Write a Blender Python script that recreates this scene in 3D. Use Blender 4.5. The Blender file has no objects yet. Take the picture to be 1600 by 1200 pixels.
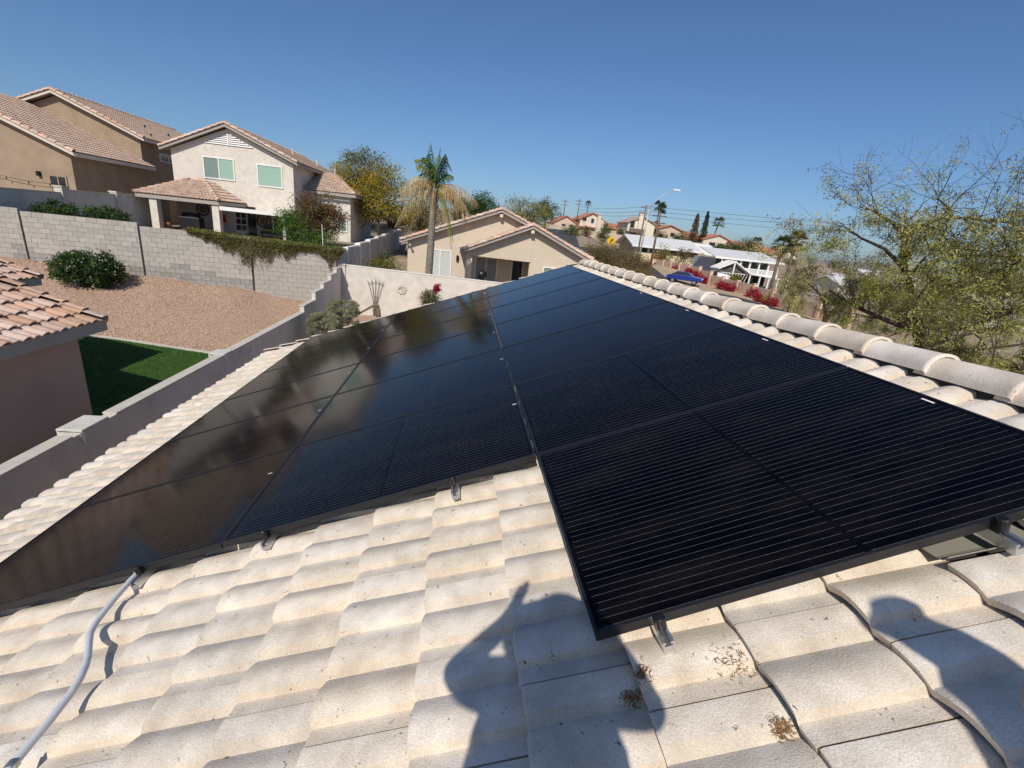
import bpy, bmesh, math, random
from mathutils import Vector, Matrix
from math import sin, cos, pi, radians, sqrt
random.seed(7)
scene = bpy.context.scene
COL = scene.collection

# ------------------------------------------------------------------ camera
CAM = Vector((0.0, 0.0, 5.3))
# rows: world axes written in camera axes (x right, y down, z forward)
MR = ((0.98985, 0.06472, 0.12649), (-0.09911, -0.32340, 0.94106), (0.10181, -0.94405, -0.31371))
cam_d = bpy.data.cameras.new('camera')
cam = bpy.data.objects.new('camera', cam_d); COL.objects.link(cam)
R3 = Matrix([[MR[i][0], -MR[i][1], -MR[i][2]] for i in range(3)])
cam.matrix_world = Matrix.Translation(CAM) @ R3.to_4x4()
cam_d.sensor_width = 36.0
cam_d.lens = 16.098
cam_d.clip_start = 0.005
cam_d.clip_end = 9000
cam_d.dof.use_dof = True
cam_d.dof.focus_distance = 3.2
cam_d.dof.aperture_fstop = 20
scene.camera = cam

# ------------------------------------------------------------------ sky and sun
SUN_TRAVEL = Vector((0.228, 0.696, -0.681)).normalized()
sun_el = math.asin(-SUN_TRAVEL.z)
to_sun = -SUN_TRAVEL
world = bpy.data.worlds.new('World'); scene.world = world; world.use_nodes = True
wn = world.node_tree.nodes; wl = world.node_tree.links
sky = wn.new('ShaderNodeTexSky'); sky.sky_type = 'NISHITA'; sky.sun_disc = False
sky.sun_elevation = sun_el
sky.sun_rotation = math.atan2(to_sun.x, to_sun.y)
sky.altitude = 400; sky.air_density = 1.0; sky.dust_density = 1.3; sky.ozone_density = 9.0
wl.new(sky.outputs[0], wn['Background'].inputs[0])
wn['Background'].inputs[1].default_value = 0.099
sun_d = bpy.data.lights.new('sun', 'SUN'); sun_d.energy = 4.3; sun_d.angle = radians(0.53); sun_d.color = (1.0, 0.93, 0.83)
sun = bpy.data.objects.new('sun', sun_d); COL.objects.link(sun)
sun.rotation_euler = SUN_TRAVEL.to_track_quat('-Z', 'Y').to_euler(); sun.location = (-8, -20, 30)
vs = scene.view_settings
vs.view_transform = 'Standard'; vs.look = 'None'; vs.exposure = 0.0; vs.gamma = 1.0; vs.use_curve_mapping = False

# ------------------------------------------------------------------ materials
MATS = {}
def mat(name, col, rough=0.9, var=0.12, scale=6.0, bump=0.0, bscale=60.0, col2=None, rand=0.0, hue=0.0, spec=0.3,
        metal=0.0, speck=0.0, stain=None, stain_amt=0.0, stain_scale=1.2, trans=0.0):
    if name in MATS: return MATS[name]
    m = bpy.data.materials.new(name); m.use_nodes = True
    nt = m.node_tree; N = nt.nodes; L = nt.links
    b = N['Principled BSDF']
    b.inputs['Roughness'].default_value = rough
    b.inputs['Specular IOR Level'].default_value = spec
    b.inputs['Metallic'].default_value = metal
    tc = N.new('ShaderNodeTexCoord')
    c1 = tuple(max(0, c * (1 - var)) for c in col) + (1,)
    c2 = (tuple(min(1, c * (1 + var)) for c in col) if col2 is None else col2) + (1,)
    no = N.new('ShaderNodeTexNoise'); no.inputs['Scale'].default_value = scale; no.inputs['Detail'].default_value = 5
    L.new(tc.outputs['Object'], no.inputs['Vector'])
    mr = N.new('ShaderNodeMapRange'); mr.inputs[1].default_value = .3; mr.inputs[2].default_value = .7
    L.new(no.outputs[0], mr.inputs[0])
    mx = N.new('ShaderNodeMix'); mx.data_type = 'RGBA'
    mx.inputs[6].default_value = c1; mx.inputs[7].default_value = c2
    L.new(mr.outputs[0], mx.inputs[0])
    out = mx.outputs[2]
    if speck:
        n2 = N.new('ShaderNodeTexNoise'); n2.inputs['Scale'].default_value = bscale * 1.3; n2.inputs['Detail'].default_value = 2
        L.new(tc.outputs['Object'], n2.inputs['Vector'])
        m2 = N.new('ShaderNodeMapRange'); m2.inputs[1].default_value = .35; m2.inputs[2].default_value = .65
        m2.inputs[3].default_value = 1 - speck; m2.inputs[4].default_value = 1 + speck * .6
        L.new(n2.outputs[0], m2.inputs[0])
        mm = N.new('ShaderNodeMix'); mm.data_type = 'RGBA'; mm.blend_type = 'MULTIPLY'; mm.inputs[0].default_value = 1
        L.new(out, mm.inputs[6]); L.new(m2.outputs[0], mm.inputs[7]); out = mm.outputs[2]
    if stain is not None:
        n3 = N.new('ShaderNodeTexNoise'); n3.inputs['Scale'].default_value = stain_scale; n3.inputs['Detail'].default_value = 6
        n3.inputs['Roughness'].default_value = .65
        L.new(tc.outputs['Object'], n3.inputs['Vector'])
        m3 = N.new('ShaderNodeMapRange'); m3.inputs[1].default_value = .52; m3.inputs[2].default_value = .72
        m3.inputs[4].default_value = stain_amt
        L.new(n3.outputs[0], m3.inputs[0])
        ms = N.new('ShaderNodeMix'); ms.data_type = 'RGBA'; ms.inputs[7].default_value = tuple(stain) + (1,)
        L.new(m3.outputs[0], ms.inputs[0]); L.new(out, ms.inputs[6]); out = ms.outputs[2]
    if rand or hue:
        oi = N.new('ShaderNodeObjectInfo')
        hs = N.new('ShaderNodeHueSaturation')
        r1 = N.new('ShaderNodeMapRange'); r1.inputs[3].default_value = 1 - rand; r1.inputs[4].default_value = 1 + rand
        L.new(oi.outputs['Random'], r1.inputs[0]); L.new(r1.outputs[0], hs.inputs['Value'])
        if hue:
            wv = N.new('ShaderNodeMath'); wv.operation = 'MULTIPLY'; wv.inputs[1].default_value = 7.31
            fr = N.new('ShaderNodeMath'); fr.operation = 'FRACT'
            r2 = N.new('ShaderNodeMapRange'); r2.inputs[3].default_value = 1 - hue; r2.inputs[4].default_value = 1 + hue
            L.new(oi.outputs['Random'], wv.inputs[0]); L.new(wv.outputs[0], fr.inputs[0]); L.new(fr.outputs[0], r2.inputs[0])
            L.new(r2.outputs[0], hs.inputs['Saturation'])
        L.new(out, hs.inputs['Color']); out = hs.outputs[0]
    L.new(out, b.inputs['Base Color'])
    if bump:
        nb = N.new('ShaderNodeTexNoise'); nb.inputs['Scale'].default_value = bscale; nb.inputs['Detail'].default_value = 4
        L.new(tc.outputs['Object'], nb.inputs['Vector'])
        bp = N.new('ShaderNodeBump'); bp.inputs['Strength'].default_value = bump; bp.inputs['Distance'].default_value = .02
        L.new(nb.outputs[0], bp.inputs['Height']); L.new(bp.outputs[0], b.inputs['Normal'])
    if trans:
        tr = N.new('ShaderNodeBsdfTranslucent'); L.new(out, tr.inputs['Color'])
        ad = N.new('ShaderNodeMixShader'); ad.inputs[0].default_value = trans
        L.new(b.outputs[0], ad.inputs[1]); L.new(tr.outputs[0], ad.inputs[2])
        L.new(ad.outputs[0], N['Material Output'].inputs['Surface'])
    MATS[name] = m
    return m

def leafmat(name, col, var=.35, trans=.25):
    return mat(name, col, rough=.65, var=var, scale=2.6, spec=.25, trans=trans)

# ------------------------------------------------------------------ mesh building
WLOC = {}
def link(o, parent=None):
    COL.objects.link(o)
    if parent is not None:
        o.parent = parent
        o.matrix_parent_inverse = Matrix.Translation(-WLOC[parent.name])
    WLOC[o.name] = Vector((0, 0, 0)) if o.type == 'MESH' else o.location.copy()
    return o
def tag(o, label=None, cat=None, group=None, kind=None):
    if label: o['label'] = label
    if cat: o['category'] = cat
    if group: o['group'] = group
    if kind: o['kind'] = kind
    return o
def thing(name, loc, label, cat, group=None):
    o = bpy.data.objects.new(name, None); o.location = loc; o.empty_display_size = .2
    link(o); WLOC[o.name] = Vector(loc)
    return tag(o, label, cat, group)

class MB:
    def __init__(s): s.v = []; s.f = []; s.mi = []; s.cm = 0
    def add(s, vs, fs, M=None):
        n = len(s.v)
        if M is not None: vs = [M @ Vector(p) for p in vs]
        s.v.extend([tuple(p) for p in vs])
        s.f.extend([tuple(i + n for i in f) for f in fs]); s.mi.extend([s.cm] * len(fs))
        return s
    def box(s, x0, x1, y0, y1, z0, z1, M=None):
        vs = [(x0,y0,z0),(x1,y0,z0),(x1,y1,z0),(x0,y1,z0),(x0,y0,z1),(x1,y0,z1),(x1,y1,z1),(x0,y1,z1)]
        return s.add(vs, [(0,3,2,1),(4,5,6,7),(0,1,5,4),(1,2,6,5),(2,3,7,6),(3,0,4,7)], M)
    def poly(s, pts, d, M=None):
        """flat polygon extruded by vector d"""
        n = len(pts); d = Vector(d)
        vs = [Vector(p) for p in pts] + [Vector(p) + d for p in pts]
        fs = [tuple(range(n - 1, -1, -1)), tuple(range(n, 2 * n))] + [(i, (i + 1) % n, n + (i + 1) % n, n + i) for i in range(n)]
        return s.add(vs, fs, M)
    def tube(s, pts, rads, n=8, cap=True):
        pts = [Vector(p) for p in pts]
        if not isinstance(rads, (list, tuple)): rads = [rads] * len(pts)
        base = len(s.v); prev = None
        for i, p in enumerate(pts):
            t = (pts[min(i + 1, len(pts) - 1)] - pts[max(i - 1, 0)])
            t = t.normalized() if t.length > 1e-9 else Vector((0, 0, 1))
            if prev is None:
                a = Vector((0, 0, 1)) if abs(t.z) < .9 else Vector((1, 0, 0))
                x = t.cross(a).normalized()
            else:
                x = (prev - t * prev.dot(t)).normalized()
            prev = x; y = t.cross(x)
            for k in range(n):
                a = 2 * pi * k / n
                s.v.append(tuple(p + (x * cos(a) + y * sin(a)) * rads[i]))
        for i in range(len(pts) - 1):
            for k in range(n):
                a = base + i * n + k; b = base + i * n + (k + 1) % n
                s.f.append((a, b, b + n, a + n)); s.mi.append(s.cm)
        if cap:
            s.f.append(tuple(base + k for k in range(n - 1, -1, -1))); s.mi.append(s.cm)
            e = base + (len(pts) - 1) * n
            s.f.append(tuple(e + k for k in range(n))); s.mi.append(s.cm)
        return s
    def lathe(s, prof, n=16, M=None):
        vs = []; fs = []
        for r, z in prof:
            for k in range(n): vs.append((r * cos(2*pi*k/n), r * sin(2*pi*k/n), z))
        for i in range(len(prof) - 1):
            for k in range(n):
                a = i*n+k; b = i*n+(k+1) % n
                fs.append((a, b, b+n, a+n))
        fs.append(tuple(range(n-1, -1, -1))); fs.append(tuple((len(prof)-1)*n+k for k in range(n)))
        return s.add(vs, fs, M)
    def mesh(s, name, mats, smooth=False):
        me = bpy.data.meshes.new(name); me.from_pydata(s.v, [], s.f); me.update()
        for m in (mats if isinstance(mats, (list, tuple)) else [mats]): me.materials.append(m)
        if any(s.mi): me.polygons.foreach_set('material_index', s.mi)
        if smooth: me.polygons.foreach_set('use_smooth', [True] * len(me.polygons))
        return me
    def build(s, name, mats, parent=None, smooth=False, bevel=0):
        o = bpy.data.objects.new(name, s.mesh(name, mats, smooth))
        if bevel:
            b = o.modifiers.new('bevel', 'BEVEL'); b.width = bevel; b.segments = 2; b.limit_method = 'ANGLE'
        return link(o, parent)
def inst(name, me, M, parent=None):
    o = bpy.data.objects.new(name, me); o.matrix_world = M
    return link(o, parent)
def lerp(a, b, t): return a + (b - a) * t
def rnd(a, b): return random.uniform(a, b)
def rvec():
    while True:
        p = Vector((rnd(-1, 1), rnd(-1, 1), rnd(-1, 1)))
        if 0.05 < p.length < 1: return p

# ------------------------------------------------------------------ shared materials
stucco_white = mat('white_stucco', (.63, .58, .51), var=.10, scale=3, bump=.35, bscale=45, stain=(.45, .41, .37), stain_amt=.35, stain_scale=.8)
stucco_cream = mat('cream_stucco', (.58, .49, .38), var=.05, scale=3, bump=.3, bscale=45)
stucco_brown = mat('brown_stucco', (.33, .245, .17), var=.12, scale=1.5, bump=.3, bscale=40)
stucco_rose = mat('rose_brown_stucco', (.50, .34, .265), var=.09, scale=1.2, bump=.35, bscale=55)
stucco_grey = mat('grey_stucco_wall', (.575, .555, .50), var=.08, scale=2, bump=.4, bscale=50, stain=(.25, .235, .22), stain_amt=.35, stain_scale=1.5)
cap_mat = mat('pale_wall_cap', (.52, .48, .42), var=.08, scale=5, bump=.3, bscale=60)
trim_cream = mat('cream_trim', (.62, .55, .46), var=.04, rough=.7)
trim_white = mat('white_trim', (.76, .74, .70), var=.04, rough=.6)
trim_grey = mat('greige_trim', (.36, .32, .28), var=.05, rough=.7)
roof_pink = mat('pink_roof_tile', (.54, .375, .285), var=.16, scale=9, rough=.9, rand=.18, hue=.25, bump=.2, bscale=60)
roof_field = mat('pink_roof_field', (.46, .32, .235), col2=(.60, .45, .35), var=.18, scale=3.4, rough=.9, bump=.2)
roof_red = mat('terracotta_far_roof', (.47, .19, .11), var=.15, scale=1.2, rough=.9)
dark_glass = mat('dark_glass', (.02, .024, .028), rough=.08, spec=.6, var=.02)
blind_green = mat('green_blind', (.31, .45, .34), spec=.7, rough=.12, var=.04)
blind_pale = mat('pale_blind', (.20, .25, .21), spec=.7, rough=.12, var=.04)
black_paint = mat('black_anodised', (.012, .012, .014), rough=.38, spec=.5, var=.05)
alu = mat('raw_aluminium', (.62, .63, .64), rough=.32, metal=.9, var=.05)
steel_dark = mat('dark_steel', (.03, .03, .032), rough=.35, metal=.6, var=.05)
iron = mat('rusty_iron', (.16, .12, .09), rough=.8, var=.2)
bark_grey = mat('grey_bark', (.16, .125, .095), var=.3, scale=12, bump=.5, bscale=40)
bark_dark = mat('dark_bark', (.05, .038, .03), var=.3, scale=10, bump=.4, bscale=40)
# ================================================================== our house: roof with solar array
PA = radians(20.56); CP, SP = cos(PA), sin(PA)
CU, CV, CW = -1.02188, -0.04788, 1.19910
# local roof axes: x = up the slope, y = along the ridge, z = off the roof
RM = Matrix(((CP, 0, -SP, -CV*CP + CW*SP), (0, 1, 0, -CU), (SP, 0, CP, 5.3 - CV*SP - CW*CP), (0, 0, 0, 1)))
def RP(u, v, w): return RM @ Vector((v, u, w))
TW, TE = .345, .334               # tile cover width, course exposure
V0 = .075                         # lower edge of course 0
WB = -.138                        # valley level of the tiles
LOCK = 0.0
# height across one tile, measured from its lock towards the camera: low roll, crease, high roll, crease, rise to the next lock
TPROF = [(.0038,.0190),(.012,.0203),(.028,.0216),(.05,.0220),(.068,.0206),(.0853,.0182),(.1183,0),(.1263,.0045),(.1383,.0108),(.1533,.0180),(.1683,.0245),(.1883,.0310),
         (.2083,.0338),(.2283,.0330),(.2483,.0300),(.2699,.0245),(.2763,.0125),(.2823,0),(.3023,.0046),(.3223,.0092),(.3412,.0140)]
def tilez(y):
    """height of the tile surface at distance y beyond the near lock"""
    q = TW - (y % TW)
    q = min(max(q, TPROF[0][0]), TPROF[-1][0])
    for (a, za), (b, zb) in zip(TPROF, TPROF[1:]):
        if a <= q <= b: return lerp(za, zb, (q - a) / (b - a))
    return 0
PROF = [(TW - q, z) for q, z in TPROF[::-1]]
def tile_geo(mb, M, L=TE + .055, lift=.037, th=.031, sc=1.0, simple=False):
    pr = PROF if not simple else PROF[::2] + ([PROF[-1]] if len(PROF) % 2 == 0 else [])
    xs = [0, .010, L * .5, L] if not simple else [0, L]
    vs = []; fs = []; n = len(pr)
    for j, x in enumerate(xs):
        z0 = lift * (1 - x / TE) - (.004 if x == 0 and not simple else 0)
        for y, z in pr: vs.append((x, y, z * sc + z0))
    for j in range(len(xs) - 1):
        for i in range(n - 1):
            a = j * n + i; fs.append((a, a + n, a + n + 1, a + 1))
    b = len(vs)
    for y, z in pr: vs.append((0.004, y, z * sc + lift - th))          # butt of the tile
    for i in range(n - 1): fs.append((b + i, i, i + 1, b + i + 1))
    for e in (0, n - 1):                                                # the two lock edges
        c = len(vs); y, z = pr[e]
        vs.append((xs[-1], y, z * sc + lift * (1 - xs[-1] / TE) - th))
        f = tuple([j * n + e for j in range(len(xs))] + [c, b + e])
        fs.append(f if e == 0 else f[::-1])
    mb.add(vs, fs, M)
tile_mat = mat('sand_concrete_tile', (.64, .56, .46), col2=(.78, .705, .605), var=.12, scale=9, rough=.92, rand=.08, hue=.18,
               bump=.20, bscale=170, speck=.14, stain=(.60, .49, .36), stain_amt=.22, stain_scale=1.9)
# worn edges and dark grime specks on the tile
def grime(m, sc=28, amt=.75, lo=.66, hi=.70, col=(.10, .075, .05)):
    nt = m.node_tree; N = nt.nodes; L = nt.links; b = N['Principled BSDF']
    src = b.inputs['Base Color'].links[0].from_socket
    tc = N.new('ShaderNodeTexCoord'); no = N.new('ShaderNodeTexNoise')
    no.inputs['Scale'].default_value = sc; no.inputs['Detail'].default_value = 3; no.inputs['Roughness'].default_value = .75
    oi = N.new('ShaderNodeObjectInfo'); ad = N.new('ShaderNodeVectorMath'); ad.operation = 'ADD'
    L.new(tc.outputs['Object'], ad.inputs[0]); L.new(oi.outputs['Location'], ad.inputs[1]); L.new(ad.outputs[0], no.inputs['Vector'])
    mr = N.new('ShaderNodeMapRange'); mr.inputs[1].default_value = lo; mr.inputs[2].default_value = hi; mr.inputs[4].default_value = amt
    L.new(no.outputs[0], mr.inputs[0])
    mx = N.new('ShaderNodeMix'); mx.data_type = 'RGBA'; mx.inputs[7].default_value = tuple(col) + (1,)
    L.new(mr.outputs[0], mx.inputs[0]); L.new(src, mx.inputs[6]); L.new(mx.outputs[2], b.inputs['Base Color'])
    # shift every noise by the object's place so no two tiles repeat
    for n in list(N):
        if n.type == 'TEX_NOISE' and n is not no:
            for l in list(n.inputs['Vector'].links): L.remove(l)
            L.new(ad.outputs[0], n.inputs['Vector'])
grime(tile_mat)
def tint_flanks(m, k=(.87, .845, .80)):
    """tile faces tilted towards -y are multiplied by a darker, yellower colour"""
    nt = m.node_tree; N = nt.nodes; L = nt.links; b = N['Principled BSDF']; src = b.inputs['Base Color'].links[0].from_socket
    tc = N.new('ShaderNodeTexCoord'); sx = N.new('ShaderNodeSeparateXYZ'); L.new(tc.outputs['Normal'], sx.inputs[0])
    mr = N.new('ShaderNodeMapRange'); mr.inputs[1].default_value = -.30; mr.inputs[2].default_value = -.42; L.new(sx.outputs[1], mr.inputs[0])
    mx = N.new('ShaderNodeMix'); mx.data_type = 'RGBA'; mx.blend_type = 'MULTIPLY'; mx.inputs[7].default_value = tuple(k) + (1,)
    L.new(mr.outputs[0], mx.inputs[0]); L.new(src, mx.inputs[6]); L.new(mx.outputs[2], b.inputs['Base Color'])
tint_flanks(tile_mat)  # darker, yellower tone on the roll flanks that face -y

house = thing('house', (2.4, 3.0, 0.0), 'low house under the sand coloured tile roof that carries the solar panels', 'house')
U_FAR, U_NEAR = 8.42, -3.45
K_LO, K_HI = -14, 5
# body of the house
mb = MB(); zE = RP(0, -4.2, -.2).z
mb.poly([(-3.2, -2.0, -.6), (8.0, -2.0, -.6), (8.0, -2.0, 2.45), (2.43, -2.0, 4.55), (-3.2, -2.0, 2.45)], (0, 11.0, 0))
mb.build('wall', stucco_cream, house)
# deck / underlayment of both slopes
deck = MB()
def RPm(u, v, w):                 # the far slope, mirrored about the ridge
    p = RP(u, v, w); rx = RP(0, 2.08, 0).x
    return Vector((2 * rx - p.x, p.y, p.z))
VE = V0 + TE * K_LO + .05
for F in (RP, RPm):
    a = [F(U_NEAR, VE, -.20), F(U_FAR - .03, VE, -.20), F(U_FAR - .03, 2.08, -.20), F(U_NEAR, 2.08, -.20)]
    deck.poly(a if F is RP else a[::-1], (0, 0, .05))
roof_o = deck.build('roof', mat('roof_underlay', (.05, .045, .04), rough=.95), house)
fa = MB()
e0, e1 = RP(U_NEAR, VE - .02, -.17), RP(U_FAR, VE - .02, -.17)
fa.box(e0.x - .01, e0.x + .03, e0.y, e1.y - .05, e0.z - .17, e0.z + .015)
fa.build('fascia', trim_cream, house)
# tiles
variants = []
for i in range(4):
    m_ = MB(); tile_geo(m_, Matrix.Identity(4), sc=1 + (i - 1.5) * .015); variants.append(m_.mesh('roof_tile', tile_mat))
for me in variants:
    me.polygons.foreach_set('use_smooth', [True] * len(me.polygons))
    me.set_sharp_from_angle(angle=radians(17))
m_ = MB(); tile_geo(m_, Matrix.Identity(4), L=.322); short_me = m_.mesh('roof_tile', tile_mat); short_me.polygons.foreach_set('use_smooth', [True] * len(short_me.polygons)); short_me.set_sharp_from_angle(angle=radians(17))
def project(p):
    d = p - CAM
    c = [sum(MR[i][j] * d[i] for i in range(3)) for j in range(3)]
    if c[2] < .05: return None
    return 800 + 715.5 * c[0] / c[2], 600 + 715.5 * c[1] / c[2], c[2]
PL, PWD, PITCH = 1.734, 1.137, 1.146
def under_panel(u, v):
    return (-.0 < u < 8.02 and .0 < v < PL - .25) or (1.2 < u < 8.02 and -3.45 < v < .05)
field = MB(); ntile = 0
for k in range(K_LO, K_HI + 1):
    v = V0 + k * TE
    u = (-.2 if k % 2 == 0 else -.03) + TW * -12
    while u < U_FAR - .01:
        w_ = min(1.0, (U_FAR - u) / TW)
        if u > U_NEAR - .1 and w_ > .3:
            pc = project(RP(u + TW / 2, v + TE / 2, -.1))
            vis = pc and -120 < pc[0] < 1720 and 380 < pc[1] < 1330
            hid = under_panel(u + .02, v + .05) and under_panel(u + TW - .02, v + TE - .05)
            if k == 3 and -.05 < u + TW * .5 < .30:
                u += TW; continue                       # the flashing takes this tile's place
            jig = Matrix.Translation((rnd(-.004, .004), 0, rnd(-.0015, .0015))) @ Matrix.Rotation(rnd(-.005, .005), 4, 'Z')
            M = RM @ Matrix.Translation((v, u, WB)) @ jig @ Matrix.Diagonal((1, w_, 1, 1)) @ Matrix.Rotation(-.085 if k == K_HI else 0, 4, 'Y')
            if vis and not hid and ntile < 300:
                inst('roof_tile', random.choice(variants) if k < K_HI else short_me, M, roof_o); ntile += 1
            else:
                tile_geo(field, M, simple=True, L=TE + .055 if k < K_HI else .322)
        u += TW
for k in range(K_LO, K_HI + 1):                        # the slope beyond the ridge
    v = V0 + k * TE; u = (-.2 if k % 2 == 0 else -.03) + TW * -9
    while u < U_FAR - .2:
        m2 = MB(); tile_geo(m2, Matrix.Translation((v, u, WB)), simple=True, L=TE + .055 if k < K_HI else .322)
        field.add([RPm(p[1], p[0], p[2]) for p in m2.v], [f[::-1] for f in m2.f])
        u += TW
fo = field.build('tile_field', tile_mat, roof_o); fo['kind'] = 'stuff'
# ridge caps: each laps over the next nearer one, lip towards the camera
cap_tile = mat('greyer_ridge_tile', (.76, .64, .52), col2=(.85, .765, .655), var=.12, scale=7, rough=.92, rand=.07, hue=.2, bump=.28, bscale=230, speck=.2)
grime(cap_tile, amt=.6)
rc = MB(); NA = 13; CL = .455
def ring(r, y, z=0, a0=-94, a1=94):
    return [(r * sin(radians(lerp(a0, a1, i / (NA - 1)))), y, z + (r - .107) + .092 * cos(radians(lerp(a0, a1, i / (NA - 1))))) for i in range(NA)]
rings = [ring(.094, 0), ring(.106, 0), ring(.109, .005), ring(.109, .018), ring(.106, .026), ring(.097, CL)]
vs_ = []
for i, r_ in enumerate(rings):
    yy = r_[0][1]
    vs_ += [(p[0], p[1], p[2] + .010 * (1 - yy / .387)) for p in r_]
fs_ = []
for j in range(len(rings) - 1):
    for i in range(NA - 1):
        a = j * NA + i; fs_.append((a, a + 1, a + NA + 1, a + NA))
rc.add(vs_, fs_); cap_me = rc.mesh('ridge_cap', cap_tile, True); cap_me.set_sharp_from_angle(angle=radians(40))
rx = RP(0, 2.08, -.125)
for i in range(-11, 21):
    u = .576 + .387 * i
    if u > U_FAR - .2: break
    p = RP(u, 2.08, -.125) + Vector((.0, 0, .033))
    inst('ridge_cap', cap_me, Matrix.Translation(p + Vector((rnd(-.004, .004), rnd(-.006, .006), 0))) @ Matrix.Rotation(rnd(-.012, .012), 4, 'Z'), roof_o)
rb_ = RP(0, 2.08, -.125); mb = MB(); mb.box(rb_.x - .078, rb_.x + .078, RP(U_NEAR, 0, 0).y, RP(U_FAR - .05, 0, 0).y, rb_.z - .1, rb_.z + .035)
mb.build('ridge_board', mat('roof_underlay', (.05, .045, .04)), roof_o)
# rake tiles along the far verge
vg = MB()
L_ = TE + .04
for j, x in enumerate((0, L_)):
    pass
def verge(mb):
    rr = [(0.0, -.10), (-.02, .0), (-.035, .045), (-.075, .06), (-.13, .05)]
    vs = []
    for x in (0, L_):
        for y, z in rr: vs.append((x, y, z + .035 * (1 - x / TE)))
    n = len(rr); fs = [(i, i + 1, n + i + 1, n + i) for i in range(n - 1)]
    mb.add(vs, fs)
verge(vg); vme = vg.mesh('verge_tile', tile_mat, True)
for k in range(K_LO, K_HI + 1):
    inst('verge_tile', vme, RM @ Matrix.Translation((V0 + k * TE, U_FAR + .05, WB + .02)), roof_o)

# ------------------------------------------------------------------ solar panels
def panel_material():
    m = bpy.data.materials.new('solar_glass'); m.use_nodes = True
    nt = m.node_tree; N = nt.nodes; L = nt.links; b = N['Principled BSDF']
    b.inputs['Roughness'].default_value = .085; b.inputs['IOR'].default_value = 1.24; b.inputs['Specular IOR Level'].default_value = .33
    tc = N.new('ShaderNodeTexCoord'); sp = N.new('ShaderNodeSeparateXYZ'); L.new(tc.outputs['Object'], sp.inputs[0])
    def math_(op, a, bb=None, c=None):
        n = N.new('ShaderNodeMath'); n.operation = op
        for i, q in enumerate((a, bb, c)):
            if q is None: continue
            if isinstance(q, (int, float)): n.inputs[i].default_value = q
            else: L.new(q, n.inputs[i])
        return n.outputs[0]
    X, Y = sp.outputs[0], sp.outputs[1]
    def stripe(coord, period, width, off=0.0):
        a = math_('ADD', coord, off + 10 * period)
        f = math_('FRACT', math_('DIVIDE', a, period))
        d = math_('ABSOLUTE', math_('SUBTRACT', f, .5))
        return math_('LESS_THAN', d, width / period / 2)
    bus = stripe(Y, .0304, .0008, .0)
    dot = math_('MULTIPLY', stripe(Y, .0304, .0020), stripe(X, .0935, .0026))
    midg = math_('LESS_THAN', math_('ABSOLUTE', math_('SUBTRACT', X, PL / 2)), .009)
    inside = math_('MULTIPLY', math_('GREATER_THAN', X, .026), math_('LESS_THAN', X, PL - .026))
    line = math_('MULTIPLY', math_('MULTIPLY', math_('MAXIMUM', bus, dot), inside), math_('SUBTRACT', 1.0, midg))
    cell = math_('MAXIMUM', stripe(Y, .1824, .0022, .0912 - .022), stripe(X, .0935, .0010))
    ns = N.new('ShaderNodeTexNoise'); ns.inputs['Scale'].default_value = 1.6; ns.inputs['Detail'].default_value = 3
    L.new(tc.outputs['Object'], ns.inputs['Vector'])
    c0 = N.new('ShaderNodeMix'); c0.data_type = 'RGBA'; c0.inputs[6].default_value = (.0007, .0008, .0022, 1); c0.inputs[7].default_value = (.0012, .0014, .0036, 1)
    L.new(ns.outputs[0], c0.inputs[0])
    c1 = N.new('ShaderNodeMix'); c1.data_type = 'RGBA'; c1.inputs[7].default_value = (.0012, .0012, .0018, 1)
    L.new(cell, c1.inputs[0]); L.new(c0.outputs[2], c1.inputs[6])
    c2 = N.new('ShaderNodeMix'); c2.data_type = 'RGBA'; c2.inputs[7].default_value = (.155, .142, .125, 1)
    L.new(line, c2.inputs[0]); L.new(c1.outputs[2], c2.inputs[6])
    # a thin film of desert dust
    d1 = N.new('ShaderNodeTexNoise'); d1.inputs['Scale'].default_value = 260; d1.inputs['Detail'].default_value = 1
    L.new(tc.outputs['Object'], d1.inputs['Vector'])
    dm = N.new('ShaderNodeMapRange'); dm.inputs[1].default_value = .74; dm.inputs[2].default_value = .80; dm.inputs[4].default_value = .12
    L.new(d1.outputs[0], dm.inputs[0])
    c3 = N.new('ShaderNodeMix'); c3.data_type = 'RGBA'; c3.inputs[7].default_value = (.10, .085, .065, 1)
    L.new(dm.outputs[0], c3.inputs[0]); L.new(c2.outputs[2], c3.inputs[6])
    # blotchy dust film, run down the slope, and a slight tone shift from panel to panel
    mp = N.new('ShaderNodeMapping'); mp.inputs['Scale'].default_value = (1.1, 4.5, 1)
    oi = N.new('ShaderNodeObjectInfo'); av = N.new('ShaderNodeVectorMath'); av.operation = 'ADD'
    L.new(tc.outputs['Object'], av.inputs[0]); L.new(oi.outputs['Location'], av.inputs[1]); L.new(av.outputs[0], mp.inputs['Vector'])
    d2 = N.new('ShaderNodeTexNoise'); d2.inputs['Scale'].default_value = 1.7; d2.inputs['Detail'].default_value = 7; d2.inputs['Roughness'].default_value = .68
    L.new(mp.outputs[0], d2.inputs['Vector'])
    d3 = N.new('ShaderNodeMapRange'); d3.inputs[1].default_value = .45; d3.inputs[2].default_value = .80; d3.inputs[4].default_value = .055
    L.new(d2.outputs[0], d3.inputs[0])
    rr = N.new('ShaderNodeMath'); rr.operation = 'MULTIPLY_ADD'; rr.inputs[1].default_value = .014; L.new(oi.outputs['Random'], rr.inputs[0]); L.new(d3.outputs[0], rr.inputs[2])
    c4 = N.new('ShaderNodeMix'); c4.data_type = 'RGBA'; c4.inputs[7].default_value = (.17, .145, .115, 1)
    L.new(rr.outputs[0], c4.inputs[0]); L.new(c3.outputs[2], c4.inputs[6])
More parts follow.
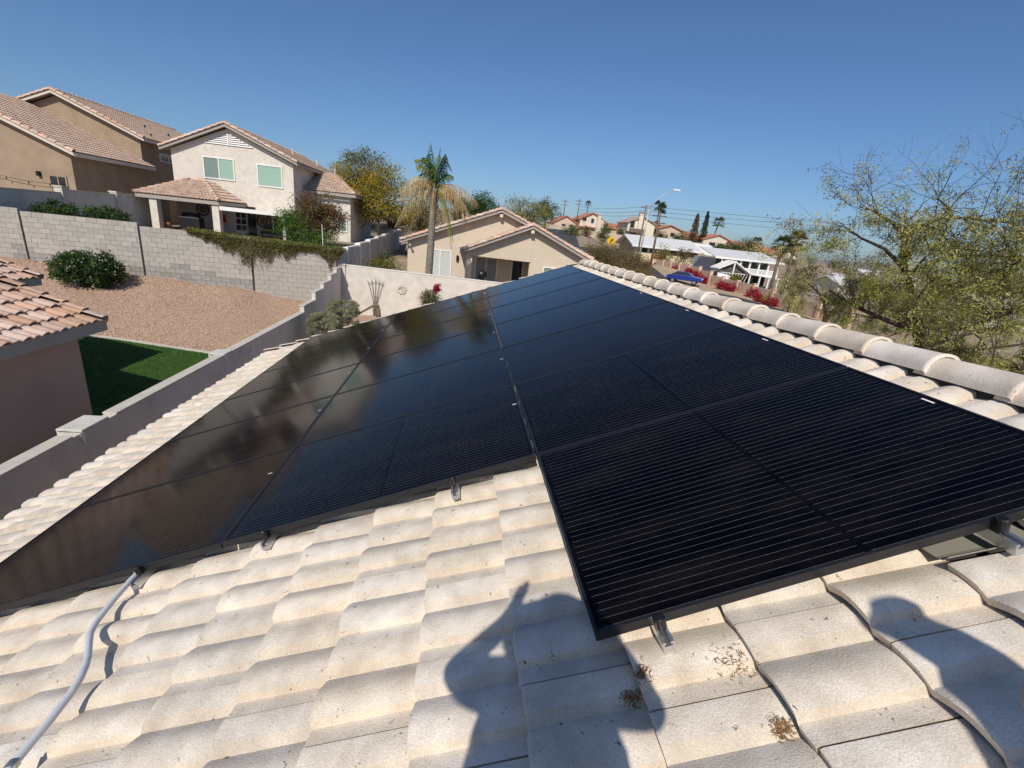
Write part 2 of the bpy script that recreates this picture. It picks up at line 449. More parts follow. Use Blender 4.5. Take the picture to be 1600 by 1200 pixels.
    L.new(c4.outputs[2], b.inputs['Base Color'])
    r4 = N.new('ShaderNodeMapRange'); r4.inputs[3].default_value = .06; r4.inputs[4].default_value = .13; L.new(d2.outputs[0], r4.inputs[0]); L.new(r4.outputs[0], b.inputs['Roughness'])
    return m
solar_glass = panel_material()
fm = MB(); FW = .011; FH = .034
fm.box(0, PL, 0, FW, -FH, 0); fm.box(0, PL, PWD - FW, PWD, -FH, 0)
fm.box(0, FW, FW, PWD - FW, -FH, -.0005); fm.box(PL - FW, PL, FW, PWD - FW, -FH, -.0005)
frame_me = fm.mesh('frame', black_paint)
gm = MB(); gm.box(FW, PL - FW, FW, PWD - FW, -.010, -.0035); glass_me = gm.mesh('cell_sheet', solar_glass)
lm = MB(); lm.box(0, .030, 0, .008, 0, .0006); label_me = lm.mesh('sticker', trim_white)
ROWV = {'ridge': 0.0, 'middle': -1.742, 'eave': -3.484}
ordn = ['nearest', 'second', 'third', 'fourth', 'fifth', 'sixth', 'seventh', 'farthest']
for row, n0 in (('ridge', 0), ('middle', 1), ('eave', 1)):
    n = 7 - n0
    for i in range(n):
        u = (n0 + i) * PITCH; v = ROWV[row]
        pos = RP(u, v, 0)
        which = 'nearest' if i == 0 else ('farthest' if i == n - 1 else ordn[i] + ' nearest')
        place = {'ridge': 'row beside the ridge', 'middle': 'middle row', 'eave': 'row beside the eave'}[row]
        t = thing('solar_panel', pos, '%s black solar panel of the %s' % (which, place), 'solar panel', 'black solar panels on the roof')
        Mx = RM @ Matrix.Translation((v + rnd(-.0015, .0015), u, rnd(-.001, .001)))
        inst('frame', frame_me, Mx, t); inst('cell_sheet', glass_me, Mx, t)
        if row == 'middle': inst('sticker', label_me, Mx @ Matrix.Translation((PL - .05, PWD * .66, .0005)), t)
        if row == 'eave': inst('sticker', label_me, Mx @ Matrix.Translation((PL - .05, PWD * .66, .0005)), t)
        if row == 'ridge' and i in (0, 1, 2, 3): inst('sticker', label_me, Mx @ Matrix.Translation((PL - .034, PWD * .55, .0005)) @ Matrix.Rotation(pi/2, 4, 'Z') @ Matrix.Diagonal((1.9, 1.2, 1, 1)), t)
# mounting rails with their end clamps
rail_prof = [(-.018, -.040), (.018, -.040), (.018, 0), (.007, 0), (.007, -.009), (.012, -.009), (.012, -.016), (-.012, -.016), (-.012, -.009), (-.007, -.009), (-.007, 0), (-.018, 0)]
rails = [(.195, -.065, 'lower'), (1.255, -.075, 'upper'), (-.468, 1.05, 'upper'), (-1.50, 1.08, 'lower'), (-2.19, 1.06, 'upper'), (-3.20, 1.09, 'lower')]
rowname = ['the ridge row', 'the ridge row', 'the middle row', 'the middle row', 'the eave row', 'the eave row']
def bolt_clamp(mb, v, u):
    mb.box(v - .016, v + .016, u - .024, u + .001, -.040, .002, RM)
    mb.lathe([(.015, -.03), (.0165, 0), (.0165, .010), (.013, .014)], 12, RM @ Matrix.Translation((v, u - .020, .002)))
    mb.lathe([(.007, .013), (.007, .017)], 6, RM @ Matrix.Translation((v, u - .020, .002)))
for (v, u0, pos), rn in zip(rails, rowname):
    t = thing('mounting_rail', RP(u0, v, -.05), 'aluminium mounting rail poking out under the %s half of %s' % (pos, rn), 'rail', 'rails under the solar panels')
    m_ = MB(); m_.poly([(v + a, u0, b - .036) for a, b in rail_prof], (0, 8.06 - u0, 0), RM); m_.build('rail', alu, t)
    m_ = MB(); bolt_clamp(m_, v, (0 if v > 0 else PITCH)); m_.build('end_clamp', steel_dark, t)
    m_ = MB()
    uu = u0 + .35
    while uu < 8:
        m_.box(v - .02, v + .02, uu - .02, uu + .02, -.16, -.0765, RM); uu += 1.2
    m_.build('roof_hook', steel_dark, t)
# flashing that stands in for a tile under the upper rail
fl = MB(); ft = mat('olive_flashing', (.27, .255, .205), rough=.55, spec=.4, var=.05, scale=3)
vs_, fs_ = [], []
for x in (0, TE + .05):
    for y, z in [(-.028, .034), (-.012, .012), (.01, .004), (.06, .0), (.17, .0), (.22, .008), (.27, .030), (.312, .040)]:
        vs_.append((x, y, z + .034 * (1 - x / TE)))
fs_ = [(i, i + 1, 9 + i, 8 + i) for i in range(7)]
fl.add([(V0 + 3 * TE + .005 + a, .0 + b, WB + c) for a, b, c in vs_], fs_)
fl.v = [tuple(RM @ Vector(p)) for p in fl.v]
o = fl.build('flashing_plate', ft); so = o.modifiers.new('solid', 'SOLIDIFY'); so.thickness = .003
tag(o, 'olive grey metal flashing plate under the upper rail end of the ridge row', 'flashing')
# conduit
galv = mat('galvanised_conduit', (.62, .645, .66), rough=.45, metal=.15, var=.05, scale=20)
cp = [(1.30, -2.24, -.05), (1.17, -2.215, -.035), (1.08, -2.212, -.03), (.97, -2.205, -.03), (.86, -2.19, -.03), (.79, -2.175, -.03), (.73, -2.15, -.03), (.66, -2.10, -.03), (.58, -2.04, -.03), (.53, -2.01, -.03), (.47, -1.982, -.03), (.40, -1.962, -.03), (.30, -1.955, -.03), (.18, -1.953, -.03), (-.35, -1.95, -.03), (-.9, -1.95, -.04)]
cd = thing('conduit', RP(.5, -2.0, -.1), 'bent grey metal electrical conduit running over the tiles to the eave row', 'conduit')
m_ = MB(); m_.tube([RP(*q) for q in cp], .0138, 12); m_.build('pipe', galv, cd, True)
m_ = MB(); m_.tube([RP(1.20, -2.22, -.04), RP(1.13, -2.214, -.032)], .019, 10); m_.tube([RP(.16, -1.953, -.03), RP(.08, -1.953, -.03)], .0185, 10); m_.build('coupling', alu, cd, True)
m_ = MB()
for uu, vv in ((.12, -1.953),):
    m_.box(vv - .055, vv + .055, uu - .014, uu + .014, -.075, -.068, RM); m_.box(vv - .024, vv + .024, uu - .012, uu + .012, -.075, -.012, RM)
    m_.lathe([(.007, 0), (.007, .012)], 6, RM @ Matrix.Translation((vv - .042, uu, -.068))); m_.lathe([(.007, 0), (.007, .012)], 6, RM @ Matrix.Translation((vv + .042, uu, -.068)))
m_.build('strap', galv, cd)
# dry leaf litter caught at the tile butts
litter = mat('dry_leaf_litter', (.25, .145, .06), var=.4, scale=60, rough=.9)
for nm, (u, v, n, s) in zip(('left of the pair by the rail end', 'right of the pair by the rail end', 'spread on the lit tile right of the rail end', 'lowest, bunched at the tile edge'),
                            ((-.13, .050, 150, .014), (-.105, .094, 110, .011), (-.125, .345, 110, .030), (-.300, .372, 180, .012))):
    m_ = MB()
    for i in range(n):
        uu = u + random.gauss(0, s * .8); vv = v + random.gauss(0, s)
        k_ = math.floor((vv - V0) / TE)
        wz = WB + tilez(uu + (.2 if k_ % 2 == 0 else .03)) + .037 * (1 - ((vv - V0) - k_ * TE) / TE) + rnd(.001, .010)
        a = rnd(0, 2*pi); l = rnd(.005, .014); d = Vector((cos(a) * l, sin(a) * l, rnd(-.004, .006)))
        p = Vector((vv, uu, wz)); q = Vector((-d.y, d.x, 0)).normalized() * rnd(.0006, .0018)
        m_.add([p - q, p + q, p + d + q * .4, p + d - q * .4], [(0, 1, 2, 3)], RM)
    o = m_.build('leaf_litter', litter); tag(o, 'dry brown leaf litter on the tiles, %s' % nm, 'leaf litter', 'leaf litter on the near tiles', 'stuff')
# ================================================================== terrain
CTRL = [(0,0,-.3),(-8,5,.0),(-12,14,.1),(-12,19,.5),(-20,20,.8),(-5,20,.1),(0,14,-.1),(0,18,.4),(0,24,1.3),(3,31,1.75),(-5,28,2.0),(8,30,1.5),(-8,35,2.8),
 (-15,35,3.0),(-25,35,3.0),(-12,60,5),(0,60,4.6),(15.5,60,3.3),(17,68,4.2),(20,110,5.8),(22,125,7),(10,20,-.3),(10,8,-.6),(20,20,-1.0),(34,30,-1.2),
 (27,53,.75),(38,48,-.2),(40,65,.3),(41,95,1.3),(52,72,.2),(56,82,.2),(46,80,1.2),(30,78,2.4),(35,150,8),(70,150,8.3),(95,150,6.5),(50,115,1.3),(62,113,1.6),(120,100,3),
 (0,150,10),(-60,150,13),(100,40,-3),(220,150,3),(-60,60,6),(-60,0,0),(60,0,-2),(0,-60,-.5),(80,-60,-2),(-60,-60,0),(0,400,14),(150,400,8),(400,400,4),
 (400,0,0),(-300,300,18),(-300,-100,3),(800,800,4),(0,1500,6),(2500,2500,4),(2500,0,3),(-1500,1500,8),(0,-800,0),(-1500,-500,4),(1500,-800,2)]
def H(x, y):
    a = b = 0.0
    for cx, cy, cz in CTRL:
        d2 = (cx - x) ** 2 + (cy - y) ** 2 + 4.0
        w = d2 ** -1.75
        a += w * cz; b += w
    return a / b
def warp(t, s): return s * t * (1 + 14 * abs(t) ** 3.2)
mb = MB(); n = 96; vs_, fs_ = [], []
for j in range(n + 1):
    for i in range(n + 1):
        x = 20 + warp(2 * i / n - 1, 190); y = 50 + warp(2 * j / n - 1, 180)
        vs_.append((x, y, H(x, y) - .08))
for j in range(n):
    for i in range(n):
        a = j * (n + 1) + i; fs_.append((a, a + 1, a + n + 2, a + n + 1))
mb.add(vs_, fs_)
ground_mat = mat('desert_ground', (.30, .225, .155), col2=(.40, .31, .22), var=.2, scale=.35, rough=.95, speck=.25, bscale=9, bump=.3)
g = mb.build('ground', ground_mat, None, True); tag(g, kind='structure')
def sheet(name, pts_fn, nx, ny, m, kind='structure'):
    mb = MB(); vs, fs = [], []
    for j in range(ny + 1):
        for i in range(nx + 1): vs.append(pts_fn(i / nx, j / ny))
    for j in range(ny):
        for i in range(nx):
            a = j * (nx + 1) + i; fs.append((a, a + 1, a + nx + 2, a + nx + 1))
    mb.add(vs, fs); o = mb.build(name, m, None, True); o['kind'] = kind
    return o
# ---- the neighbour's yard: lawn of synthetic turf, gravel bank up to the block wall
def lawn_edge(x): return 16.95 if x < -12 else lerp(16.95, 15.2, (x + 12) / 6.6)
def bank(x, y):
    e = lawn_edge(x); t = min(1, max(0, (y - e) / (21.65 - e)))
    top = lerp(2.15, 1.62, min(1, max(0, (x + 18) / 9))) if x < -9 else lerp(1.62, 1.12, min(1, (x + 9) / 3.4))
    return .40 + (top - .4) * (t ** .85) + .03 * sin(x * 2.1 + y * 1.3) * t
def lawnz(x, y): return .385
sheet('lawn_bed', lambda a, b: (lerp(-26, -5.45, a), lerp(4, lawn_edge(lerp(-26, -5.45, a)) + .02, b), .37), 30, 6, mat('turf_backing', (.035, .085, .012), var=.2, scale=3, rough=.9))
def bank_pt(a, b):
    x = lerp(-30, -5.42, a); y = lerp(lawn_edge(x), 21.95, b)
    return (x, y, bank(x, y))
gravel_mat = mat('pink_gravel', (.40, .255, .175), col2=(.50, .36, .26), var=.3, scale=22, rough=.95, speck=.35, bscale=24, bump=.6)
sheet('gravel_bank', bank_pt, 60, 14, gravel_mat)
mb = MB(); random.seed(3)
for i in range(21000):
    x = rnd(-19.0, -5.6); y = rnd(lawn_edge(x) + .02, 21.7); z = bank(x, y); s = rnd(.012, .034) * (1.5 if random.random() < .06 else 1)
    q = [Vector((rnd(.6, 1.2) * s, 0, 0)), Vector((0, rnd(.6, 1.2) * s, 0)), Vector((-rnd(.6, 1.2) * s, 0, 0)), Vector((0, -rnd(.6, 1.2) * s, 0))]
    a = rnd(0, pi); R_ = Matrix.Rotation(a, 3, 'Z'); c = Vector((x, y, z))
    mb.cm = random.choice((0, 0, 1, 2))
    mb.add([c + R_ @ p for p in q] + [c + Vector((rnd(-.3, .3) * s, rnd(-.3, .3) * s, s * rnd(.6, 1.1)))], [(0, 1, 4), (1, 2, 4), (2, 3, 4), (3, 0, 4)])
gv = mb.build('gravel', [gravel_mat, mat('tan_stone', (.52, .39, .28), var=.2, scale=30), mat('rose_stone', (.36, .21, .145), var=.2, scale=30)])
tag(gv, 'loose pink and tan gravel covering the bank below the block wall', 'gravel', None, 'stuff')
mb = MB()
turf_mat = mat('turf_blade', (.045, .115, .014), col2=(.075, .16, .025), var=.25, scale=20, rough=.6, trans=.15)
for i in range(42000):
    x = rnd(-13.5, -5.5); y = rnd(11.0, lawn_edge(x) - .01)
    a = rnd(0, 2 * pi); h = rnd(.025, .045); w = .006; dx, dy = cos(a), sin(a); l = rnd(.0, .02)
    mb.add([(x - dx * w, y - dy * w, .37), (x + dx * w, y + dy * w, .37), (x - dy * l, y + dx * l, .37 + h)], [(0, 1, 2)])
tf = mb.build('turf', turf_mat); tag(tf, 'short bright green synthetic turf below the gravel bank', 'lawn', None, 'stuff')
mb = MB()
for i in range(40):
    x0 = lerp(-16, -5.6, i / 40); x1 = lerp(-16, -5.6, (i + 1) / 40)
    y0, y1 = lawn_edge(x0), lawn_edge(x1)
    mb.add([(x0, y0 - .05, .37), (x1, y1 - .05, .37), (x1, y1 + .05, .37), (x0, y0 + .05, .37), (x0, y0 - .05, .425), (x1, y1 - .05, .425), (x1, y1 + .05, .425), (x0, y0 + .05, .425)],
           [(4, 5, 6, 7), (0, 1, 5, 4), (2, 3, 7, 6)])
k_ = mb.build('lawn_edging', cap_mat); tag(k_, 'pale concrete edging strip between turf and gravel bank', 'edging')
sheet('side_yard', lambda a, b: (lerp(-5.4, -3.0, a), lerp(-4, 22, b), .0 if b < .75 else lerp(0, .9, (b - .75) * 4)), 4, 20, gravel_mat)
sheet('back_yard', lambda a, b: (lerp(-5.4, 9, a), lerp(11, 22, b), lerp(0, .9, b) - .02), 12, 8, gravel_mat)

# ---- grey party wall beside our eave (runs with the ridge), then stepping up to the rear corner
gw = thing('party_wall', (-5.45, 8.0, 0), 'long grey stucco boundary wall with pale cap left of our eave', 'wall')
mb = MB(); mb.box(-5.53, -5.37, -4, 16.75, -.3, 1.86); mb.build('wall_body', stucco_grey, gw)
mb = MB(); mb.box(-5.555, -5.345, -4, 6.55, 1.8605, 1.90); mb.box(-5.555, -5.345, 7.42, 10.95, 1.8605, 1.90); mb.box(-5.555, -5.345, 11.4, 16.75, 1.8605, 1.90)
mb.build('wall_cap', cap_mat, gw, bevel=.008)
for y0, y1 in ((6.72, 7.26), (10.97, 11.38)):
    mb = MB(); mb.box(-5.72, -5.362, y0 + .03, y1 - .03, -.3, 1.875); mb.box(-5.70, -5.349, y0, y1, 1.876, 1.912); mb.build('pier', stucco_grey, gw, bevel=.01)
for y in (6.72, 11.05):
    mb = MB(); mb.add([(-5.361, y - .04, 1.872), (-5.361, y + .05, 1.872), (-5.361, y + .02, 1.66), (-5.354, y - .04, 1.872), (-5.354, y + .05, 1.872), (-5.354, y + .02, 1.66)], [(3, 4, 5), (0, 2, 1), (0, 1, 4, 3), (1, 2, 5, 4), (2, 0, 3, 5)])
    mb.build('drip_stain', trim_white, gw)
sw = thing('stepped_wall', (-5.45, 19, 0), 'grey stucco wall climbing in steps to the rear corner behind the clipped shrubs', 'wall')
steps = [(16.75, 18.1, 2.12), (18.1, 19.2, 2.42), (19.2, 20.3, 2.62), (20.3, 21.2, 2.84), (21.2, 21.98, 3.02)]
mb = MB(); mc = MB()
for y0, y1, z in steps:
    mb.box(-5.52, -5.38, y0 + .001, y1, -.3, z - .04); mc.box(-5.545, -5.355, y0 - .02, y1 + (.0 if z > 3 else -.021), z - .0395, z)
mb.build('wall_body', stucco_grey, sw); mc.build('wall_cap', cap_mat, sw, bevel=.008)
mb = MB(); mb.box(-5.62, -5.20, 21.99, 22.34, -.2, 3.10); mb.box(-5.65, -5.17, 21.96, 22.37, 3.1005, 3.16); mb.build('corner_pier', stucco_grey, sw, bevel=.01)
rw = thing('rear_wall', (0, 22.1, 0.5), 'sunlit white stucco garden wall with trellis and sun ornament behind our house', 'wall')
mb = MB(); mb.poly([(-5.2, 22.05, -.2), (9.5, 22.05, -.2), (9.5, 22.05, 2.75), (-5.2, 22.05, 3.10)], (0, .16, 0)); mb.build('wall_body', stucco_white, rw)
mb = MB(); mb.poly([(-5.2, 22.03, 3.101), (9.5, 22.03, 2.751), (9.5, 22.03, 2.785), (-5.2, 22.03, 3.135)], (0, .2, 0)); mb.build('wall_cap', trim_white, rw)

# ---- block retaining wall: every block a piece
bw = thing('block_retaining_wall', (-12, 21.8, 1.6), 'long grey concrete block retaining wall above the gravel bank', 'wall')
block_mat = mat('grey_block', (.41, .38, .335), var=.1, scale=9, rough=.95, rand=.09, bump=.45, bscale=70, speck=.12, stain=(.27, .25, .225), stain_amt=.55, stain_scale=1.1)
grime(block_mat, sc=9, amt=.35, lo=.58, hi=.72, col=(.20, .185, .165))
block_low = mat('stained_block', (.30, .28, .255), var=.15, scale=7, rough=.95, rand=.12, bump=.5, bscale=70, speck=.15, stain=(.19, .175, .155), stain_amt=.7, stain_scale=1.6)
mortar = mat('grey_mortar', (.385, .36, .325), var=.08, scale=9, rough=.97)
BW_, BH = .405, .203
m_ = MB(); m_.box(0, BW_ - .010, 0, .10, 0, BH - .010); blk = m_.mesh('block', block_mat); 
m_ = MB(); m_.box(0, BW_ - .010, 0, .10, 0, BH - .010); blk2 = m_.mesh('block', block_low)
m_ = MB(); m_.box(0, BW_ / 2 - .010, 0, .10, 0, BH - .010); blkh = m_.mesh('block', block_mat)
sections = [(-26.8, -22.46, 4.21), (-22.38, -18.02, 4.17), (-17.94, -13.58, 4.07), (-13.50, -9.14, 3.94), (-9.06, -5.56, 3.78)]
WY = 21.8; core = MB(); nblk = 0; restb = MB()
for x0, x1, zt in sections:
    core.box(x0, x1, WY + .013, WY + .20, -.2, zt - .012)
    nrow = int((zt - (bank(x1, 21.6) - .1)) / BH) + 1
    for r in range(nrow):
        z = zt - (r + 1) * BH
        x = x0 + (0 if r % 2 == 0 else -BW_ / 2)
        while x < x1 - .03:
            a, b = max(x, x0), min(x + BW_, x1)
            if b - a > .04:
                me = blk2 if (z - bank((a + b) / 2, 21.65)) < .42 - .12 * sin(a * 1.7) else blk
                M = Matrix.Translation((a + .005, WY + rnd(-.005, .004), z)) @ Matrix.Diagonal(((b - a - .010) / (BW_ - .010), 1, 1, 1))
                if nblk < 300 and a > -18.6 and z > bank(a, 21.65) - .15:
                    inst('block', me, M, bw); nblk += 1
                else: restb.box(a + .005, b - .005, WY, WY + .1, z, z + BH - .01)
            x += BW_
co = core.build('mortar_core', mortar, bw)
o = restb.build('block_field', block_mat, bw); o['kind'] = 'stuff'
mb = MB()
for x in (-22.42, -17.98, -13.54, -9.10):
    mb.box(x - .024, x + .024, WY + .06, WY + .2, 0, 3.95)
mb.build('control_joint', mat('dark_joint', (.05, .035, .045), rough=.9), bw)

# ---- upper lots behind the block wall
sheet('upper_lot', lambda a, b: (lerp(-45, -6.1, a), lerp(21.95, 60, b), 3.35 + .9 * max(0, b - .5)), 12, 10, mat('packed_soil', (.27, .205, .145), var=.25, scale=1.5, rough=.95, bump=.3, bscale=20))
uw = thing('upper_party_wall', (-19, 26, 3.4), 'shaded grey boundary wall stepping up behind the round hedges', 'wall')
for y0, y1, z in ((22.05, 25.5, 4.90), (25.54, 29.1, 5.05), (29.14, 33.8, 5.13)):
    mb = MB(); mb.box(-19.1, -18.94, y0, y1, 3.0, z - .05); mb.build('wall_panel', stucco_grey, uw)
    mb = MB(); mb.box(-19.13, -18.91, y0, y1, z - .049, z); mb.build('wall_cap', cap_mat, uw)
for y in (25.52, 29.12):
    mb = MB(); mb.box(-19.2, -18.84, y - .17, y + .17, 3.0, 5.12); mb.box(-19.23, -18.81, y - .2, y + .2, 5.1205, 5.19); mb.build('pier', cap_mat, uw)

# ---- ornaments on the walls
ws = MB(); 
def wire(pts, r=.008, n=6, m=None): (m or ws).tube(pts, r, n)
y0 = 11.75
wire([(-5.33, y0 + .75 * t, 1.70 + .06 * sin(t * 9) - .12 * t) for t in [i / 14 for i in range(15)]], .010)
wire([(-5.33, y0 + .25 + .10 * cos(a), 1.56 + .10 * sin(a)) for a in [i * .45 for i in range(11)]], .010)
wire([(-5.33, y0 + .55 + .08 * cos(a), 1.52 + .08 * sin(a)) for a in [i * .45 for i in range(11)]], .010)
wire([(-5.36, y0 + .40, 1.62), (-5.33, y0 + .40, 1.62)], .009)
o = ws.build('wire_ornament', trim_white, None, True); tag(o, 'white curled wire ornament on the shaded party wall', 'wall ornament')
tr = thing('fan_trellis', (-3.87, 22.0, .8), 'fan shaped iron trellis leaning on the white rear wall', 'trellis')
tb = MB()
for i, dx in enumerate((-.34, -.17, 0, .17, .34)):
    tb.tube([(-3.86 + dx * .25, 22.0, .7), (-3.86 + dx * .3, 22.0, 1.6), (-3.86 + dx * .75, 21.99, 2.2), (-3.86 + dx * 1.05, 21.98, 2.62 - abs(dx) * .3)], .011, 6)
tb.build('rib', iron, tr, True)
tb = MB(); tb.tube([(-3.86 + .34 * t, 21.975, 2.47 - .10 * t * t) for t in (-1, -.6, -.2, .2, .6, 1)], .010, 6); tb.tube([(-3.96, 21.985, 1.8), (-3.76, 21.985, 1.8)], .010, 6)
tb.tube([(-3.95, 21.985, 1.2), (-3.77, 21.985, 1.2)], .010, 6); tb.build('cross_bar', iron, tr, True)
so_ = thing('sun_ornament', (-2.66, 22.03, 2.2), 'round pale sun ornament with spiral on the white rear wall', 'wall ornament')
tb = MB()
tb.tube([(-2.66 + .17 * cos(a), 22.02, 2.22 + .17 * sin(a)) for a in [i * pi / 9 for i in range(19)]], .022, 6); tb.build('rim', trim_cream, so_, True)
tb = MB(); tb.tube([(-2.66 + (.02 + .011 * i) * cos(i * .9), 22.025, 2.22 + (.02 + .011 * i) * sin(i * .9)) for i in range(11)], .014, 6); tb.build('spiral', trim_cream, so_, True)
tb = MB()
for i in range(10):
    a = i * 2 * pi / 10
    tb.add([(-2.66 + .19 * cos(a - .13), 22.03, 2.22 + .19 * sin(a - .13)), (-2.66 + .19 * cos(a + .13), 22.03, 2.22 + .19 * sin(a + .13)), (-2.66 + .27 * cos(a), 22.04, 2.22 + .27 * sin(a)), (-2.66 + .2 * cos(a), 22.0, 2.22 + .2 * sin(a))], [(0, 1, 3), (1, 2, 3), (2, 0, 3)])
tb.build('ray', trim_cream, so_)
bp_ = thing('bent_pole', (-4.1, 18, .6), 'brown pole bent over at its top beside the clipped shrubs', 'pole')
tb = MB(); tb.tube([(-4.35, 18, .5), (-4.22, 18, 1.25), (-4.05, 18, 1.55), (-3.6, 18, 1.85), (-3.28, 18, 2.06), (-3.12, 18, 2.14), (-3.05, 18, 2.10), (-3.04, 18, 1.98)], [.035, .035, .038, .04, .045, .05, .055, .05], 8); tb.build('pole', iron, bp_, True)
tb = MB(); tb.lathe([(.03, .12), (.07, .06), (.09, -.1), (.10, -.28), (.05, -.33)], 10, Matrix.Translation((-3.04, 18, 1.92))); tb.build('hanging_lamp', mat('amber_shade', (.16, .12, .08), rough=.5), bp_, True)
bs = MB(); bs.tube([(-5.60, 14.9, .9), (-5.6, 14.92, 1.15), (-5.6, 14.97, 1.42)], [.10, .09, .04], 8); bs.tube([(-5.60, 15.02, 1.40), (-5.6, 15.0, 1.55), (-5.6, 15.03, 1.66)], [.06, .055, .02], 8)
# ================================================================== neighbour's low house at the left edge
nh = thing('neighbour_house', (-9, 5, .3), 'rose brown stucco house with pink tile eave cut by the left edge', 'house')
mb = MB()
NE, NP = Vector((-6.55, 9.30, 3.02)), radians(20.5)
def nroofz(x): return 3.02 + (-6.55 - x) * math.tan(NP)
mb.poly([(-7.0, 9.12, 0), (-16.5, 9.12, 0), (-16.5, 9.12, 2.8), (-11.75, 9.12, nroofz(-11.75) - .22), (-7.0, 9.12, 2.80)], (0, -15.1, 0))
mb.build('wall', stucco_rose, nh)
mb = MB(); mb.box(-10.9, -15, 9.13, 12.7, 0, 2.75); mb.build('wing_wall', stucco_rose, nh)
def nM(x_e, z_e, y0):            # roof axes: x up the slope (towards -X), y towards -Y
    return Matrix(((-cos(NP), 0, sin(NP), x_e), (0, -1, 0, y0), (sin(NP), 0, cos(NP), z_e), (0, 0, 0, 1)))
pink_vars = []
for i in range(3):
    m_ = MB(); tile_geo(m_, Matrix.Identity(4), sc=1.55); me = m_.mesh('roof_tile', roof_pink)
    me.polygons.foreach_set('use_smooth', [True] * len(me.polygons)); me.set_sharp_from_angle(angle=radians(25)); pink_vars.append(me)
dk = MB()
dk.add([nM(-6.55, 3.02, 9.32) @ Vector(p) for p in ((.02, 0, -.09), (.02, 14, -.09), (5.6, 14, -.09), (5.6, 0, -.09), (.02, 0, -.13), (.02, 14, -.13), (5.6, 14, -.13), (5.6, 0, -.13))], [(0, 1, 2, 3), (7, 6, 5, 4), (0, 3, 7, 4), (1, 0, 4, 5)])
dk.add([nM(-10.5, 3.06, 13.05) @ Vector(p) for p in ((.02, 0, -.09), (.02, 4, -.09), (3.6, 4, -.09), (3.6, 0, -.09), (.02, 0, -.13), (.02, 4, -.13), (3.6, 4, -.13), (3.6, 0, -.13))], [(0, 1, 2, 3), (7, 6, 5, 4), (0, 3, 7, 4), (1, 0, 4, 5)])
nroof = dk.build('roof', mat('roof_underlay', (.05, .045, .04)), nh)
rest = MB(); cnt = 0
for (xe, ze, y0, nk, nu) in ((-6.55, 3.02, 9.30, 16, 20), (-10.5, 3.06, 13.02, 10, 10)):
    NM = nM(xe, ze, y0)
    for k in range(nk):
        for i in range(nu):
            M = NM @ Matrix.Translation((k * TE - .02, i * TW - (TW / 2 if k % 2 else 0) + (TW / 2), -.085)) @ Matrix.Translation((rnd(-.004, .004), 0, 0))
            pc = project(M @ Vector((.15, .17, 0)))
            if pc and -60 < pc[0] < 260 and 330 < pc[1] < 640 and cnt < 200:
                inst('roof_tile', random.choice(pink_vars), M, nroof); cnt += 1
            else: tile_geo(rest, M, simple=True)
    vm = MB()
    rr = [(.14, .055), (.08, .075), (.0, .07), (-.045, .03), (-.05, -.08)]
    vs = [(x, y, z + .035 * (1 - x / TE)) for x in (0, TE + .04) for y, z in rr]
    vm.add(vs, [(i, i + 1, 5 + i + 1, 5 + i) for i in range(4)]); vme2 = vm.mesh('verge_tile', roof_pink, True)
    for k in range(nk): inst('verge_tile', vme2, NM @ Matrix.Translation((k * TE - .02, .03, -.07)), nroof)
o = rest.build('tile_field', roof_field, nroof); o['kind'] = 'stuff'
mb = MB()
mb.box(-6.60, -6.565, -4.5, 9.28, 2.76, 2.965)
mb.poly([(-6.60, 9.24, 2.80), (-11.8, 9.24, nroofz(-11.8) - .26), (-11.8, 9.24, nroofz(-11.8) - .08), (-6.60, 9.24, 2.965)], (0, .03, 0))
mb.box(-7.0, -6.601, -4.5, 9.22, 2.765, 2.785)
mb.build('fascia', trim_grey, nh)
mb = MB(); mb.poly([(-10.55, 12.97, 2.84), (-14.2, 12.97, 4.2), (-14.2, 12.97, 4.36), (-10.55, 12.97, 3.0)], (0, .03, 0)); mb.box(-10.58, -10.545, 9.2, 13.0, 2.8, 3.0); mb.build('fascia', trim_grey, nh)
o = bs.build('garden_figurine', black_paint, None, True); tag(o, 'small black figurine by the party wall past the end of our eave', 'figurine')
# ================================================================== helpers for houses
def tile_slope(mb, O, ea, eu, La, Lu, lo=None, hi=None, per=.19, ex=.36, amp=.045, lift=.045):
    O = Vector(O); ea = Vector(ea).normalized(); eu = Vector(eu).normalized(); nn = ea.cross(eu)
    if nn.z < 0: nn = -nn
    lo = lo or (lambda s: 0.0); hi = hi or (lambda s: La)
    shp = [0, .7, 1, .75]
    c = 0
    while c * ex < Lu - .02:
        s0 = c * ex; s1 = min(Lu, s0 + ex + .02)
        a, b = lo(s0), hi(s0)
        if b - a > .05:
            na = max(2, int((b - a) / per * 4)); vs = []; off = (c % 2) * 2
            for s, z0 in ((s0, lift - .03), (s0, lift), (s1, 0.0)):
                aa, bb = lo(s), hi(s)
                aa, bb = min(aa, bb), max(aa, bb)
                for i in range(na + 1):
                    x = lerp(aa, bb, i / na)
                    z = z0 + amp * shp[int(round(x / per * 4)) % 4]
                    vs.append(O + ea * x + eu * s + nn * z)
            n1 = na + 1
            mb.add(vs, [(j * n1 + i, j * n1 + i + 1, (j + 1) * n1 + i + 1, (j + 1) * n1 + i) for j in range(2) for i in range(na)])
        c += 1
def cap_run(parent, me, p0, p1, step=.40, name='rake_tile'):
    p0, p1 = Vector(p0), Vector(p1); d = p1 - p0; n = max(1, int(d.length / step)); e = d.normalized()
    side = e.cross(Vector((0, 0, 1))).normalized(); up = side.cross(e)
    for i in range(n):
        p = p0 + d * (i / n)
        M = Matrix(((side.x, e.x, up.x, p.x), (side.y, e.y, up.y, p.y), (side.z, e.z, up.z, p.z), (0, 0, 0, 1)))
        inst(name, me, M, parent)
mcap = MB(); NA_ = 7; vs_ = []
